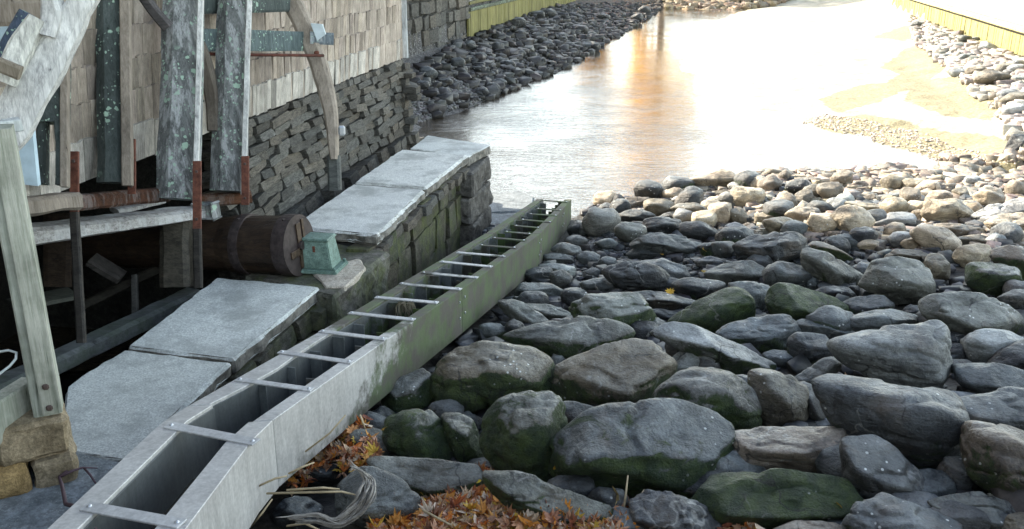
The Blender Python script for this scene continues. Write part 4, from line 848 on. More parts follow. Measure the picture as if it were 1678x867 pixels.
RL = '''B|b|.72|blue-topped boulder above the leaf litter|310,510 350,440 460,360 600,320 850,295 950,305 1000,370 1060,375 1118,400 1100,480 1060,590 960,710 880,735 700,715 500,700 400,660 325,610
P|n|.72|broad brown-green boulder right of the flume bend|708,640 718,600 748,575 790,565 850,568 895,590 900,625 880,655 830,675 770,682 720,668
B|g|.8|tall dark egg-shaped mossy boulder|-25,380 20,330 60,290 170,245 250,240 300,280 345,380 350,430 330,560 310,690 200,690 60,610 -20,500
B|n|.5|long brown slab-topped boulder with a yellow-green edge|265,190 330,125 450,70 520,40 640,0 760,-5 820,5 843,60 835,150 800,220 730,290 560,315 400,285 280,240
B|l|.15|small knob shaped stone|285,100 300,60 330,45 365,75 375,115 330,130 290,125
B|d|.2||320,290 400,280 530,320 500,400 380,440 330,400
B|l|.1|white-speckled round stone|840,100 880,60 920,38 970,55 1000,110 970,160 880,175 845,150
B|g|.68|rounded grey-green boulder behind the blue-topped one|770,300 800,230 900,160 980,135 1080,140 1160,190 1220,260 1240,380 1200,470 1060,450 940,340
B|g|.62|long mossy ledge rising out of the leaf litter|-15,640 0,612 80,625 200,680 330,730 500,755 570,800 420,860 240,850 100,770 20,700
B|b|.25|pointed grey stone right of the dry stalks|670,760 750,700 850,730 960,760 1050,830 1090,920 680,930
A|g|.3|smooth rounded grey stone behind the leaf heap|480,450 530,405 600,405 670,435 710,480 700,530 600,550 520,520
A|g|.7|mossy flat-topped stone against the flume side|645,270 690,200 780,150 840,140 872,190 875,260 840,320 740,355 670,325
A|d|.8|small mossy stone beside the flume foot|558,390 590,335 640,298 700,340 695,395 640,420 570,412
A|g|.92|large triangular green boulder|650,400 700,350 850,328 900,380 940,450 995,560 900,600 760,565 670,510
A|g|.8|wedge shaped green stone between two big mossy ones|915,335 980,345 1060,380 1100,480 1115,560 1010,590 950,510 915,410
A|b|.1|smooth dark slate-blue boulder by the driftwood vine|430,680 540,590 620,600 720,660 800,750 740,830 580,860 440,800
A|d|.1|black slab under the leaf heap|245,600 330,570 420,590 445,635 330,690 250,650
A|d|.12|dark boulder beside the reeds|130,800 200,725 290,735 360,780 320,900 140,900
A|g|.45|long ridged stone with a wavy top|585,560 640,538 740,545 820,575 920,585 1060,580 1095,640 1065,710 900,745 720,650 620,605
A|d|.45|small dark green stone left of the egg-shaped boulder|1030,575 1100,530 1180,530 1220,580 1190,625 1080,615
A|d|.3||985,350 1040,325 1100,365 1110,410 1040,410
C|n|.35|big round boulder with a split across its top|-30,250 -30,170 20,140 80,145 160,185 220,225 243,290 235,370 150,402 30,398
C|g|.4||190,200 240,200 300,250 345,330 350,370 280,395 230,385 250,290
C|b|.42|great bluish slab boulder at the lower right|285,205 350,175 430,170 520,200 700,260 850,290 930,310 960,400 930,480 900,540 800,610 740,590 650,520 560,460 430,455 380,400 365,330 310,255
C|p|.25|rough pitted pinkish block|-112,470 -80,415 0,397 200,400 380,403 408,450 392,560 380,645 300,650 100,640 -90,620
C|g|1.0|long bright green mossy boulder|-290,760 -200,640 0,603 150,620 300,640 400,660 490,720 440,800 300,860 0,885 -250,860
C|b|.22|smooth blue-grey boulder with a mossy lower corner|395,490 430,455 560,450 620,500 700,600 780,700 818,750 700,780 580,765 490,725 410,665
P|l|.12|large white-topped angular boulder with a black underside|1368,565 1440,550 1500,530 1535,530 1550,560 1552,610 1535,640 1500,650 1450,625 1400,603 1375,592
C|b|.1||720,240 830,225 960,240 1040,265 900,295 800,285
C|b|.08|wide bluish ledge at the right edge scattered with white specks|930,290 1060,250 1250,230 1400,300 1400,420 1200,450 1000,490 950,370
C|n|.5|tilted greenish slab at the right edge|990,470 1040,400 1237,440 1400,600 1400,800 1237,800 1150,740 1000,640 985,580
C|b|.45|pointed grey boulder on the bottom edge|400,860 460,760 560,715 700,780 900,867 940,960 400,960
C|b|.15|smooth bluish stone near the bottom right corner|770,800 880,745 1000,740 1080,800 1110,880 1000,920 780,900
C|g|.25||810,750 900,715 1050,700 1180,760 1220,880 1090,900 1000,760
C|n|.3||1120,880 1170,810 1237,795 1350,800 1350,930 1130,930
C|p|.25|flat pale stone on the bottom edge|90,880 200,835 330,830 420,867 430,940 100,940
C|b|.12|long bluish slab behind the great slab boulder|950,110 1080,120 1237,160 1400,250 1400,290 1060,260 1030,225 950,200
C|d|.1||880,540 980,530 1020,600 1030,720 900,730 840,640
C|b|.2||230,385 310,355 370,380 378,402 240,405
C|b|.2||30,60 90,40 160,50 180,90 130,125 60,105
C|d|.4|dark angular stone above the split boulder|145,0 180,-40 350,-30 360,50 300,110 210,125 160,70
C|b|.1||175,180 250,130 350,75 388,110 372,150 270,215 190,200
C|d|.1||860,15 930,8 980,40 972,95 880,95
C|l|.2||980,50 1040,10 1180,-10 1237,20 1180,100 1080,110 990,90
D|g|.72|big smooth boulder with a mossy crest|335,560 430,490 560,465 640,480 700,530 725,580 695,635 610,685 500,650 400,600 345,580
D|g|.6|broad grey-green boulder with a cut right end|30,680 150,640 250,600 400,583 540,610 605,660 570,700 430,745 360,805 240,795 110,710
D|d|.12|dark slanting slab|605,455 760,460 900,500 940,520 850,570 740,550 640,495
D|g|.98|humped boulder covered in green moss|815,600 880,550 980,500 1060,445 1130,450 1190,520 1195,580 1110,625 1030,665 940,630 850,615
D|d|.3|dark dome shaped boulder|490,360 560,320 650,315 740,340 800,400 792,445 720,465 600,455 520,405
D|l|.45|long pale sloping boulder|740,665 860,610 960,640 1060,690 1180,740 1280,790 1290,840 1180,855 1060,845 960,770 820,710
P|b|.45|blocky boulder with a green right face|1176,548 1205,525 1240,516 1288,517 1309,541 1292,565 1250,582 1205,572
D|b|.22|long low dark boulder below the gravel|625,230 700,195 820,185 920,205 957,240 935,285 830,295 740,275
D|d|.15||600,285 650,245 710,235 772,280 752,310 640,310
D|d|.2|rounded boulder at the edge of the shade|662,175 690,120 760,105 830,110 862,150 825,190 720,205 680,198
D|d|.15||860,130 930,125 1000,160 1055,205 1045,225 940,215 870,185
D|g|.25|smooth oval boulder|972,375 1050,325 1150,312 1230,340 1262,390 1225,425 1100,435 1000,405
P|d|.15|big black boulder at the shadow line|1203,402 1222,388 1260,380 1300,383 1317,395 1308,422 1280,438 1240,434 1212,422
D|d|.15||555,105 620,80 680,70 728,100 702,135 620,135
D|d|.35||820,430 900,395 1000,400 1060,440 1000,485 930,505 860,475
D|d|.1|flat dark stone with a square face|288,485 340,440 380,445 414,485 382,535 310,535
D|d|.4||108,385 170,345 235,340 252,380 232,425 140,415
D|b|.25||68,465 120,415 240,425 297,460 292,505 200,495 110,495
D|g|.35||238,375 290,355 342,390 322,445 250,445
D|g|.3||-10,510 60,495 170,560 237,610 212,645 130,645 60,595
D|b|.2||382,425 480,390 560,430 572,468 480,475 400,455
D|b|.15||463,325 500,290 545,300 547,340 500,355
D|b|.15||362,295 410,265 470,290 467,325 400,335
D|b|.1||246,262 290,225 370,250 382,292 300,305
D|l|.1||183,322 260,325 345,340 352,392 290,380 200,352
D|b|.15||203,292 260,275 330,290 342,322 260,328
D|g|.2||58,482 110,480 157,507 100,525
D|g|.35||118,515 230,520 310,560 342,592 250,615 160,565
D|b|.15||18,640 60,590 100,610 137,652 60,675
D|b|.1||308,213 350,190 410,210 412,248 330,245
D|b|.1|flat wet slab beside the dark dome shaped boulder|655,325 780,300 870,340 892,392 800,425 735,372
D|b|.1||922,303 1000,290 1097,312 1000,345 940,335
D|b|.1||362,122 440,122 452,182 380,204
D|b|.1||448,138 530,130 552,167 480,194 450,184
D|b|.1||448,228 510,205 562,237 540,259 480,254
D|b|.15||998,243 1050,220 1107,240 1112,292 1050,305 1003,278
D|l|.05|thin pale slab lying at the shadow edge|1056,165 1100,130 1197,175 1182,204 1110,214 1068,192
D|b|.2||1085,435 1180,410 1275,440 1275,525 1200,565 1148,485
D|d|.1||708,548 780,540 842,560 812,614 740,594
D|g|.3||688,622 740,580 802,620 762,674 698,674
D|b|.15||398,363 440,345 492,350 492,384 420,394
E|g|.3|tilted slab with a bright mossy edge|218,300 235,250 290,260 400,320 512,390 502,414 420,444 330,424 258,384 222,345
E|g|.12|wide flat-faced boulder in the middle of the right side|492,425 550,320 620,300 760,305 805,340 805,400 832,452 792,526 680,516 578,476
E|b|.15|white-topped block|38,362 100,315 200,335 257,385 243,424 110,450 43,425
E|g|.98|ragged mossy boulder with a green peak|48,515 80,450 130,420 250,460 370,500 432,530 422,595 300,626 190,626 88,566
E|d|.3||272,463 340,430 420,440 467,482 400,506 308,495
E|d|.45||412,514 500,475 580,475 648,522 622,565 500,595 428,585
E|b|.25|low grey wedge behind the white-topped angular boulder|406,625 430,590 580,545 690,575 755,605 620,670 500,690 426,655
E|g|.4|huge smooth brown-topped boulder near the right edge|796,515 850,470 950,455 1080,480 1180,530 1270,612 1270,665 1150,650 1020,700 900,645 815,578
E|b|.3||192,624 240,590 330,610 420,640 502,672 420,695 300,686 207,654
E|n|.12||792,324 830,280 883,285 918,340 903,405 830,410 797,374
E|n|.08||616,293 680,255 760,260 824,290 800,314 700,305
E|g|.8|round mossy boulder near the right edge|1005,374 1050,325 1130,320 1232,370 1243,434 1170,480 1080,465 1017,425
E|n|.6||1102,294 1130,250 1220,245 1330,290 1340,450 1240,436 1178,354
E|t|.1||940,304 970,250 1040,230 1092,240 1113,282 1082,335 990,345
E|l|.15|pale cracked boulder by the right edge|996,705 1040,660 1130,640 1264,690 1255,725 1150,796 1090,826 1017,785
E|d|.1||1108,814 1180,740 1320,690 1340,860 1160,836
E|b|.1||1146,494 1266,445 1350,500 1340,545 1200,535
E|d|.1||127,284 170,225 222,220 253,260 222,325 150,315
E|b|.1||463,348 500,315 547,340 542,384 488,384
E|d|.5||857,643 960,650 1023,690 992,720 900,705
E|d|.4||687,563 740,520 803,530 823,584 740,596
E|d|.2||437,433 490,430 533,465 492,485 448,464
E|g|.8||317,563 360,540 423,590 412,630 338,605
E|b|.1||237,413 270,390 297,420 282,450 238,444
E|n|.5||247,233 330,220 383,260 453,302 400,316 288,264
E|b|.1||377,193 430,185 493,240 480,260 418,245
E|t|.1|round tan stone at the middle of the shadow line|242,134 270,90 330,85 373,110 378,160 342,195 278,195
E|t|.15|tall knobbly tan stone in the sun|357,104 400,60 450,50 512,80 548,130 502,185 450,210 397,165
E|t|.1||137,93 190,55 283,65 293,102 230,145 168,114
E|t|.0||37,123 130,105 263,172 252,190 160,170 80,180 42,154
E|t|.0||-5,88 120,85 123,108 40,134 -5,148
E|n|.05||77,44 110,0 168,-5 193,42 150,100 107,84
E|t|.08|biggest sunlit tan boulder|780,75 820,28 920,15 1003,80 1035,120 960,136 830,134 786,104
E|t|.12|sunlit boulder with a shadowed front on the shade line|736,184 790,140 883,160 955,222 963,265 880,276 798,245
E|t|.2||1097,134 1180,90 1270,85 1340,150 1200,196 1128,174
E|l|.0|long white sunlit boulder at the right edge|1026,104 1100,60 1266,15 1350,90 1150,116 1100,156 1037,155
E|t|.0||967,34 1030,20 1068,60 1042,100 978,84
E|l|.0||1087,214 1120,180 1178,200 1173,245 1108,255
E|t|.0||1172,224 1210,175 1320,170 1320,246 1218,250
E|n|.0||937,204 1040,185 1123,217 1040,245 957,229
E|n|.05||847,134 960,135 1053,162 960,205 877,179
E|t|.0||477,234 520,205 583,232 542,265 488,254
E|t|.0||517,194 560,165 643,180 642,210 558,220
E|n|.0||597,214 700,170 743,190 692,220
E|t|.0||687,224 760,190 823,210 802,255 718,260
E|l|.0||497,164 540,150 600,110 640,80 743,90 742,144 650,165
E|t|.0||397,30 470,60 540,40 603,60 592,84 500,95
F|t|.1|large flat sunlit rock at the water's edge|686,285 860,235 960,200 1033,260 1064,312 940,350 800,345 716,305
F|t|.05|oval sunlit boulder under the large flat rock|996,404 1020,340 1130,320 1203,330 1224,402 1192,446 1060,470 998,445
F|t|.0||1106,324 1150,260 1222,245 1244,302 1222,355 1130,325
F|t|.0|pointed sunlit boulder beside the small pool|1286,445 1370,350 1402,370 1448,442 1402,506 1348,516
F|n|.0|dark upright stone standing in the shallows|1326,245 1380,200 1408,240 1392,295 1343,295
F|n|.0||1206,244 1260,195 1338,212 1332,255 1248,265
F|n|.0||596,474 680,430 760,440 843,492 853,556 760,546 696,504
F|t|.0||836,474 920,430 983,440 1003,524 932,596 868,565
F|n|.0||976,484 1060,465 1123,542 1060,586 998,555
F|n|.0||406,424 520,400 603,442 583,506 500,536 418,485
F|n|.0||236,465 290,400 433,390 402,445 328,495
F|d|.0|dark pointed stone at the left tip of the rocky shore|176,434 225,370 268,412 237,465
F|d|.0|small black rock in the white water near the flume end|80,484 120,430 203,452 233,495 98,515
F|t|.0||826,444 870,385 963,387 988,435 898,445
F|n|.0||866,354 950,335 993,362 962,390 878,385
F|g|.0||1026,254 1090,245 1133,277 1112,315 1058,305
F|t|.0||606,364 740,310 803,347 718,365
F|l|.0||586,434 640,385 743,417 718,440
F|d|.0||496,534 580,495 663,522 673,565 608,565
F|t|.0||1126,464 1220,440 1293,492 1158,505
F|n|.0||1046,604 1110,565 1183,602 1152,635 1078,625
F|n|.0||1436,404 1543,452 1478,465
F|t|.0||686,379 830,355 843,392 758,400
K|t|.0||1276,384 1380,330 1473,362 1494,442 1368,505 1296,445
K|n|.0||1126,364 1210,330 1253,412 1178,425
K|l|.0||1186,424 1290,430 1334,502 1258,546
K|t|.0||956,374 1020,355 1063,392 988,405
K|l|.0||596,394 700,375 803,372 742,435 618,445
K|n|.0||496,404 590,380 603,432 528,445
K|d|.0|black rock standing on the sand at the right edge|1482,118 1560,-30 1680,-40 1680,20 1610,65 1575,115
K|t|.0||476,484 640,450 683,492 558,525
K|n|.0||846,524 920,490 963,592 878,595
K|n|.0||-10,280 60,262 200,262 268,300 150,305 30,308'''
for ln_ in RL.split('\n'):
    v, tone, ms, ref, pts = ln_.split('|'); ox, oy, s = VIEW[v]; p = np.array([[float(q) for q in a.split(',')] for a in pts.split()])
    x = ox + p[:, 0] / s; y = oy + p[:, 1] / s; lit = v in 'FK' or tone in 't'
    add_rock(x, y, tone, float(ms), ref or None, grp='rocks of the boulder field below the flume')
print('rocks listed', len(ROCKS))
def rand_outline(cx, cy, w, h, rs):
    n = rs.choice((6, 7, 8)); a0 = rs.uniform(0, 6.28); P = []
    for k in range(n):
        a_ = a0 + 2 * math.pi * (k + rs.uniform(-.25, .25)) / n; e = rs.uniform(.85, 1.08); P.append((cx + math.cos(a_) * w / 2 * e, cy + math.sin(a_) * h / 2 * e))
    P = np.array(P); return P[:, 0], P[:, 1]
# smaller rocks in the gaps
rs = random.Random(77)
FIELD = [(945, 372), (1000, 325), (1100, 300), (1250, 290), (1400, 330), (1678, 330), (1690, 867), (1040, 880), (900, 800), (700, 760), (560, 740), (600, 690), (770, 550), (900, 430)]
def try_fill(n, poly, wr, tones, mossr, grp, gap=True, dz=0., prob=1., lab=None):
    c = 0; x0 = min(p[0] for p in poly); x1 = max(p[0] for p in poly); y0 = min(p[1] for p in poly); y1 = max(p[1] for p in poly); t = 0
    while c < n and t < 20000:
        t += 1; x, y = rs.uniform(x0, x1), rs.uniform(y0, y1)
        if not in_poly(np.array([x]), np.array([y]), poly)[0]: continue
        i, j = int(y // 8), int(x // 8)
        if gap and (i >= 109 or j >= 209 or i < 0 or MASK[i, j]): continue
        sc = .42 + .58 * (y - 250) / 600 if gap else 1; w = rs.uniform(*wr) * sc; h = w * rs.uniform(.62, .92)
        px, py = rand_outline(x, y, w, h, rs); add_rock(px, py, rs.choice(tones), rs.uniform(*mossr), None, grp=grp, dz=dz, n=3, jit=.2, label=lab); c += 1
    return c
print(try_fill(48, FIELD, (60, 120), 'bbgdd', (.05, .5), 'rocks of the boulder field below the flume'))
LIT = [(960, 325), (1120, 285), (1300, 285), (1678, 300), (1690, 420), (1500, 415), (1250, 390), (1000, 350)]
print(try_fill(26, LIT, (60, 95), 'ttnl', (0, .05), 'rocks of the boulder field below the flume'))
# the riprap banks: alike at this distance
LB = [(668, 140), (775, 62), (905, 12), (1070, 2), (1060, 25), (1000, 60), (930, 105), (880, 125), (800, 150), (740, 170)]
c = 0
while c < 42:
    x, y = rs.uniform(668, 1075), rs.uniform(3, 172)
    if in_poly(np.array([x]), np.array([y]), LB)[0]:
        w = rs.uniform(12, 30) * (1.25 - (x - 668) / 800); px, py = rand_outline(x, y, w, w * rs.uniform(.55, .8), rs)
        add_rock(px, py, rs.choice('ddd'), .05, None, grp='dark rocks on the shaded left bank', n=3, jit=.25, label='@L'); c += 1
RB = [(1500, 38), (1560, 48), (1678, 100), (1690, 200), (1650, 180), (1590, 140), (1540, 100), (1500, 60)]
c = 0
while c < 30:
    x, y = rs.uniform(1500, 1690), rs.uniform(38, 260)
    if in_poly(np.array([x]), np.array([y]), RB + [])[0]:
        w = rs.uniform(18, 40) * (.6 + (x - 1500) / 400); px, py = rand_outline(x, y, w, w * rs.uniform(.5, .7), rs)
        add_rock(px, py, rs.choice('llgl'), .0, None, grp='pale rocks below the yellow retaining wall', n=3, jit=.2, label='@R'); c += 1
for (x, y, w, h) in ((1628, 128, 62, 32), (1650, 115, 40, 26), (1672, 165, 60, 30), (1668, 225, 40, 22), (1600, 118, 40, 22)):
    px, py = rand_outline(x, y, w, h, rs); add_rock(px, py, 'n', 0, None, grp='pale rocks below the yellow retaining wall', n=3, label='@R')
# labels: a rock without a phrase of its own is described by the nearest one that has it
used = set(); majors = [r for r in ROCKS if r['ref']]
for r in majors:
    art = r['ref'] if len(r['ref'].split()) >= 4 else r['ref'] + ' in the boulder field'
    r['o']['label'] = art; used.add(art)
def sizeword(r): return 'tiny' if r['W'] < .25 else 'small' if r['W'] < .5 else 'medium' if r['W'] < .9 else 'large'
for r in ROCKS:
    if r['ref']: continue
    if r['label']:
        szs = sizeword(r); tn = TONE[r['tone']][1]
        if r['label'] == '@L':
            zone = 'near the dark stone abutment' if r['px'] < 780 else 'below the drain pipe' if r['px'] < 880 else 'halfway along the bank' if r['px'] < 980 else 'at its far tip'
            row = 'at the waterline' if r['py'] > 205 - .42 * (r['px'] - 662) - 22 else 'high up' if r['py'] < 125 - .43 * (r['px'] - 662) + 22 else 'mid slope'
            r['o']['label'] = f"{szs} {tn} rock {row} on the left bank, {zone}"
        else:
            zone = 'at its far end' if r['px'] < 1560 else 'midway along it' if r['px'] < 1630 else 'by the right edge'
            row = 'on the sand' if r['py'] > 100 + (r['px'] - 1540) * .7 else 'tight under the wall' if r['py'] < 60 + (r['px'] - 1540) * .45 else 'mid slope'
            r['o']['label'] = f"{szs} {tn} rock below the right wall, {zone}, {row}"
        continue
    cands = sorted(majors, key=lambda m: math.hypot(m['px'] - r['px'], (m['py'] - r['py']) * 1.3))[:4]; done = False
    shape = 'flat' if r['h'] < .48 * r['w'] else 'chunky' if r['h'] > .75 * r['w'] else ''
    for m in cands:
        dx, dy = r['px'] - m['px'], r['py'] - m['py']
        rel = ('just left of' if dx < 0 else 'just right of') if abs(dx) > abs(dy) * 1.3 else ('just behind' if dy < 0 else 'just in front of')
        ref = ' '.join(m['ref'].split()[:9])
        for lab in (f"{sizeword(r)} {TONE[r['tone']][1]} rock {rel} the {ref}", f"{sizeword(r)} {shape} {TONE[r['tone']][1]} rock {rel} the {ref}".replace('  ', ' ')):
            if lab not in used and len(lab.split()) <= 16: r['o']['label'] = lab; used.add(lab); done = True; break
        if done: break
    if not done: r['o']['label'] = f"{sizeword(r)} {TONE[r['tone']][1]} rock wedged between the {' '.join(cands[0]['ref'].split()[:4])} and {' '.join(cands[1]['ref'].split()[:3])}"
# ------------------------------------------------------------ rubble, pebbles
PB = []
for k in range(8):
    v, f = chamfer_stone(200 + k, .5); v = np.array(v) * np.array((2, 1.6, 1.15)); v = v[:, [0, 1, 2]]
    PB.append((v * (1 + .3 * fbm(v * 1.1 + k * 5, 2, k))[:, None], f))
PB = [(v, [t for q in f for t in [(q[0], q[i], q[i + 1]) for i in range(1, len(q) - 1)]]) for v, f in PB]
def rubble(name, pts, sizes, cols, mat, kind='stuff'):
    Vs, Fs, n = [], [], 0; nvs = []; rr = np.random.RandomState(len(pts))
    for p, s in zip(pts, sizes):
        pi = rr.randint(8); v, f = PB[pi]; nvs.append(len(v)); a_ = rr.uniform(0, 6.28); c_, s_ = math.cos(a_), math.sin(a_); t = rr.uniform(-.4, .4); ct, st = math.cos(t), math.sin(t)
        A_ = np.array(((c_, s_, 0), (-s_, c_, 0), (0, 0, 1))) @ np.array(((1, 0, 0), (0, ct, st), (0, -st, ct)))
        Vs.append(p + v @ A_ * s); Fs.append(np.array(f) + n); n += len(v)
    V = np.concatenate(Vs); Fc = np.concatenate(Fs); me = bpy.data.meshes.new(name); me.vertices.add(len(V)); me.vertices.foreach_set('co', V.reshape(-1))
    me.loops.add(len(Fc) * 3); me.loops.foreach_set('vertex_index', Fc.reshape(-1)); me.polygons.add(len(Fc)); me.polygons.foreach_set('loop_start', np.arange(len(Fc)) * 3); me.update(calc_edges=True)
    a = me.color_attributes.new('lc', 'FLOAT_COLOR', 'POINT'); nv = nvs
    C_ = np.repeat(np.concatenate([cols, np.ones((len(cols), 1))], 1), nv, 0); a.data.foreach_set('color', C_.reshape(-1)); me.materials.append(mat); o = link(name, me); o['kind'] = kind; return o
def m_pebble():
    b = NB('pebble'); at = b.a('ShaderNodeAttribute', attribute_name='lc').outputs['Color']; w = b.co(True); n = b.noise(w, 22, 4, .7)
    x = b.mix(1, at, b.grey(b.rng(n, .3, .7, .7, 1.3)), 'MULTIPLY'); b.bump(n, .5, .01); return b.out(x, .55, .45)
M['pebble'] = m_pebble()
rn = np.random.RandomState(3)
def scatter(n, poly_px, z, smin, smax, colfun, name, p=2.2, sink=.25, flt=None):
    W_ = np.array([tuple(onground(x, y)[:2]) for x, y in poly_px]); lo, hi = W_.min(0), W_.max(0); out = []
    while len(out) < n:
        q = rn.uniform(lo, hi, (n * 2, 2)); m = in_poly(q[:, 0], q[:, 1], [tuple(w) for w in W_]); q = q[m]
        if flt is not None: q = q[flt(q)]
        out += list(q)
    q = np.array(out[:n]); s = smin + (smax - smin) * rn.uniform(0, 1, n) ** p; z_ = ground(q[:, 0], q[:, 1]) + s * sink
    return rubble(name, np.column_stack([q, z_]), s, colfun(n), M['pebble'])
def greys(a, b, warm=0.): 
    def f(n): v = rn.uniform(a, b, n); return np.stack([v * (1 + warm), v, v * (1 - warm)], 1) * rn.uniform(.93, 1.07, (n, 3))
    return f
scatter(3600, FIELD, 0, .03, .15, greys(.02, .09, -.03), 'rubble', 2.6)
scatter(4500, [(895, 440), (950, 365), (1060, 355), (1250, 400), (1180, 450), (980, 470), (860, 530)], 0, .012, .05, greys(.02, .11, -.04), 'wet_gravel', 1.5)
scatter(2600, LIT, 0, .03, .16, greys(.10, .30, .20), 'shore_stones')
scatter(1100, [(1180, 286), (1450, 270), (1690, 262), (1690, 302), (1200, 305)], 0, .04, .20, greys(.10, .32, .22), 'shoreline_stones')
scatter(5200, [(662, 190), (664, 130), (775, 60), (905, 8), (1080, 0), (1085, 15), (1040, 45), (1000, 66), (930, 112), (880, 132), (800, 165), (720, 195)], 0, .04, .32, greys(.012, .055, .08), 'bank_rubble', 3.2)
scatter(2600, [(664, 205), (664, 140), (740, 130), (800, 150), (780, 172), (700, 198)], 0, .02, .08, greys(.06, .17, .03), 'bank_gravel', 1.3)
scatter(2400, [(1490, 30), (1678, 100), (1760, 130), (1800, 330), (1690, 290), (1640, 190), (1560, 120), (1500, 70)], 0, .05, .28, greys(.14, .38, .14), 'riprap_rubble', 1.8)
scatter(900, [(1080, 0), (1290, -3), (1290, 5), (1180, 8), (1095, 14)], 0, .12, .6, greys(.08, .22, .35), 'far_shore_rocks', 1.6)
scatter(1300, [(1312, 200), (1350, 186), (1500, 215), (1662, 262), (1672, 296), (1600, 280), (1480, 246)], 0, .012, .045, greys(.34, .52, .2), 'bar_pebbles', 1.4)
scatter(900, [(640, 470), (690, 425), (745, 405), (800, 395), (870, 335), (800, 375), (700, 430), (640, 485)], 0, .02, .10, greys(.04, .14, 0), 'wall_foot_rubble', 1.8)
def strip_scatter(n, name):
    y = rn.uniform(4, 20, n); x = y * .62 + rn.uniform(.2, 7, n); s_ = .06 + .42 * rn.uniform(0, 1, n) ** 2.2; return rubble(name, np.column_stack([x, y, ground(x, y) + s_ * .2]), s_, greys(.04, .16, .05)(n), M['pebble'])
strip_scatter(1500, 'outer_rubble')
# flat slabs in the shallows left of the flume end
for (P_, lab) in (([(796, 348), (800, 318), (850, 312), (876, 322), (872, 338), (845, 346)], 'wide flat wet slab in the shallows left of the flume end'), ([(800, 380), (800, 350), (850, 348), (846, 362), (826, 378)], 'second flat wet slab, between the pier and the flume')):
    o = grid_prism(gp(P_, .05), -.3, .05, 'flat_slab', M['pave'], None, step=.08, amp=.012, edge=.06, seed=len(lab)); tag(o, lab, 'rock')

# ------------------------------------------------------------ leaves, stalks, driftwood
LOBE = [(0, -.5), (.08, -.28), (.34, -.36), (.28, -.16), (.52, -.05), (.34, .06), (.42, .30), (.18, .2), (.14, .34), (0, .62), (-.14, .34), (-.18, .2), (-.42, .30), (-.34, .06), (-.52, -.05), (-.28, -.16), (-.34, -.36), (-.08, -.28)]
OAK = [(0, -.6), (.06, -.3), (.2, -.28), (.12, -.12), (.26, 0), (.14, .1), (.22, .28), (.08, .34), (0, .55), (-.1, .32), (-.2, .24), (-.12, .1), (-.28, -.02), (-.1, -.14), (-.18, -.3), (-.05, -.32)]
OVAL = [(0, -.55), (.15, -.3), (.2, 0), (.14, .3), (0, .55), (-.14, .3), (-.2, 0), (-.15, -.3)]
LC = [(.58, .34, .22), (.52, .16, .03), (.56, .23, .04), (.34, .11, .04), (.60, .30, .08), (.36, .20, .12), (.45, .32, .20), (.20, .07, .04), (.55, .36, .06), (.46, .24, .13), (.50, .40, .30), (.25, .12, .07)]
def leaf_verts(shape, c, size, yaw, tilt, roll, curl):
    P = np.array([(0, 0, 0)] + [(x, y, 0) for x, y in shape]); r2 = (P[:, 0] ** 2 + P[:, 1] ** 2); P[:, 2] = curl * P[:, 0] ** 2 * 2 + curl * .8 * P[:, 1] ** 2 + .1 * np.abs(P[:, 0]) * abs(curl)
    P = P * size; Rm = np.array(Matrix.Rotation(yaw, 3, 'Z') @ Matrix.Rotation(tilt, 3, 'X') @ Matrix.Rotation(roll, 3, 'Y')); return P @ Rm.T + c
def leaves(name, items, label=None, cat=None, kind=None, grp=None):
    V, Fc, C_ = [], [], []; n = 0
    for shape, c, size, yaw, t, r, cu, col in items:
        v = leaf_verts(shape, c, size, yaw, t, r, cu); V.append(v); m = len(shape)
        Fc += [(n, n + 1 + k, n + 1 + (k + 1) % m) for k in range(m)]; C_ += [(*col, 1)] * len(v); n += len(v)
    V = np.concatenate(V); c0 = V.mean(0); me = mesh(name, V - c0, Fc, M['leaf']); a = me.color_attributes.new('lc', 'FLOAT_COLOR', 'POINT'); a.data.foreach_set('color', np.array(C_).reshape(-1))
    return tag(link(name, me, None, c0), label, cat, grp, kind)
rs = random.Random(2)
def litter(name, poly, n, hmax, smin=.05, smax=.115, zoff=0.):
    W_ = np.array([onground(x, y, zoff)[:2] for x, y in poly]); lo, hi = W_.min(0), W_.max(0); it = []; w = [tuple(a) for a in W_]
    while len(it) < n:
        x, y = rs.uniform(lo[0], hi[0]), rs.uniform(lo[1], hi[1])
        if not in_poly(np.array([x]), np.array([y]), w)[0]: continue
        z = gz(x, y) + zoff + hmax * rs.random() ** 1.0 + .01; col = rs.choice(LC); b_ = rs.uniform(.9, 1.5)
        it.append((LOBE if rs.random() < .45 else rs.choice((OVAL, OAK)), np.array((x, y, z)), rs.uniform(smin, smax), rs.uniform(0, 6.28), rs.gauss(0, .6), rs.gauss(0, .6), rs.uniform(-1.6, 1.6), tuple(q * b_ for q in col)))
    return leaves(name, it, kind='stuff')
litter('leaf_litter', [(600, 900), (612, 852), (660, 832), (720, 815), (770, 796), (800, 778), (825, 800), (860, 832), (905, 850), (985, 858), (1060, 848), (1070, 920), (600, 920)], 2300, .09, .06, .13)
litter('leaf_heap', [(470, 810), (455, 790), (488, 752), (520, 720), (552, 700), (600, 703), (612, 728), (625, 768), (590, 790), (545, 770), (500, 800)], 480, .11, .055, .12, .12)
litter('leaf_patch', [(1140, 880), (1145, 830), (1170, 820), (1210, 840), (1240, 870), (1240, 900)], 130, .06, .06, .12, .05)
litter('scattered_leaves', [(600, 900), (640, 700), (1000, 560), (1300, 480), (1640, 600), (1690, 880)], 70, .02, .04, .09, 0)
def surf(px, py, up=.02):
    """point on the nearest rock or the ground seen at this pixel"""
    dg = bpy.context.evaluated_depsgraph_get(); r = ray(px, py); h, loc, nor, *_ = S.ray_cast(dg, Vector(CAM + r * 1.5), Vector(r)); 
    return (np.array(loc) + np.array(nor) * up * .5 - r / np.linalg.norm(r) * up, np.array(nor)) if h else (onground(px, py, up), UP)
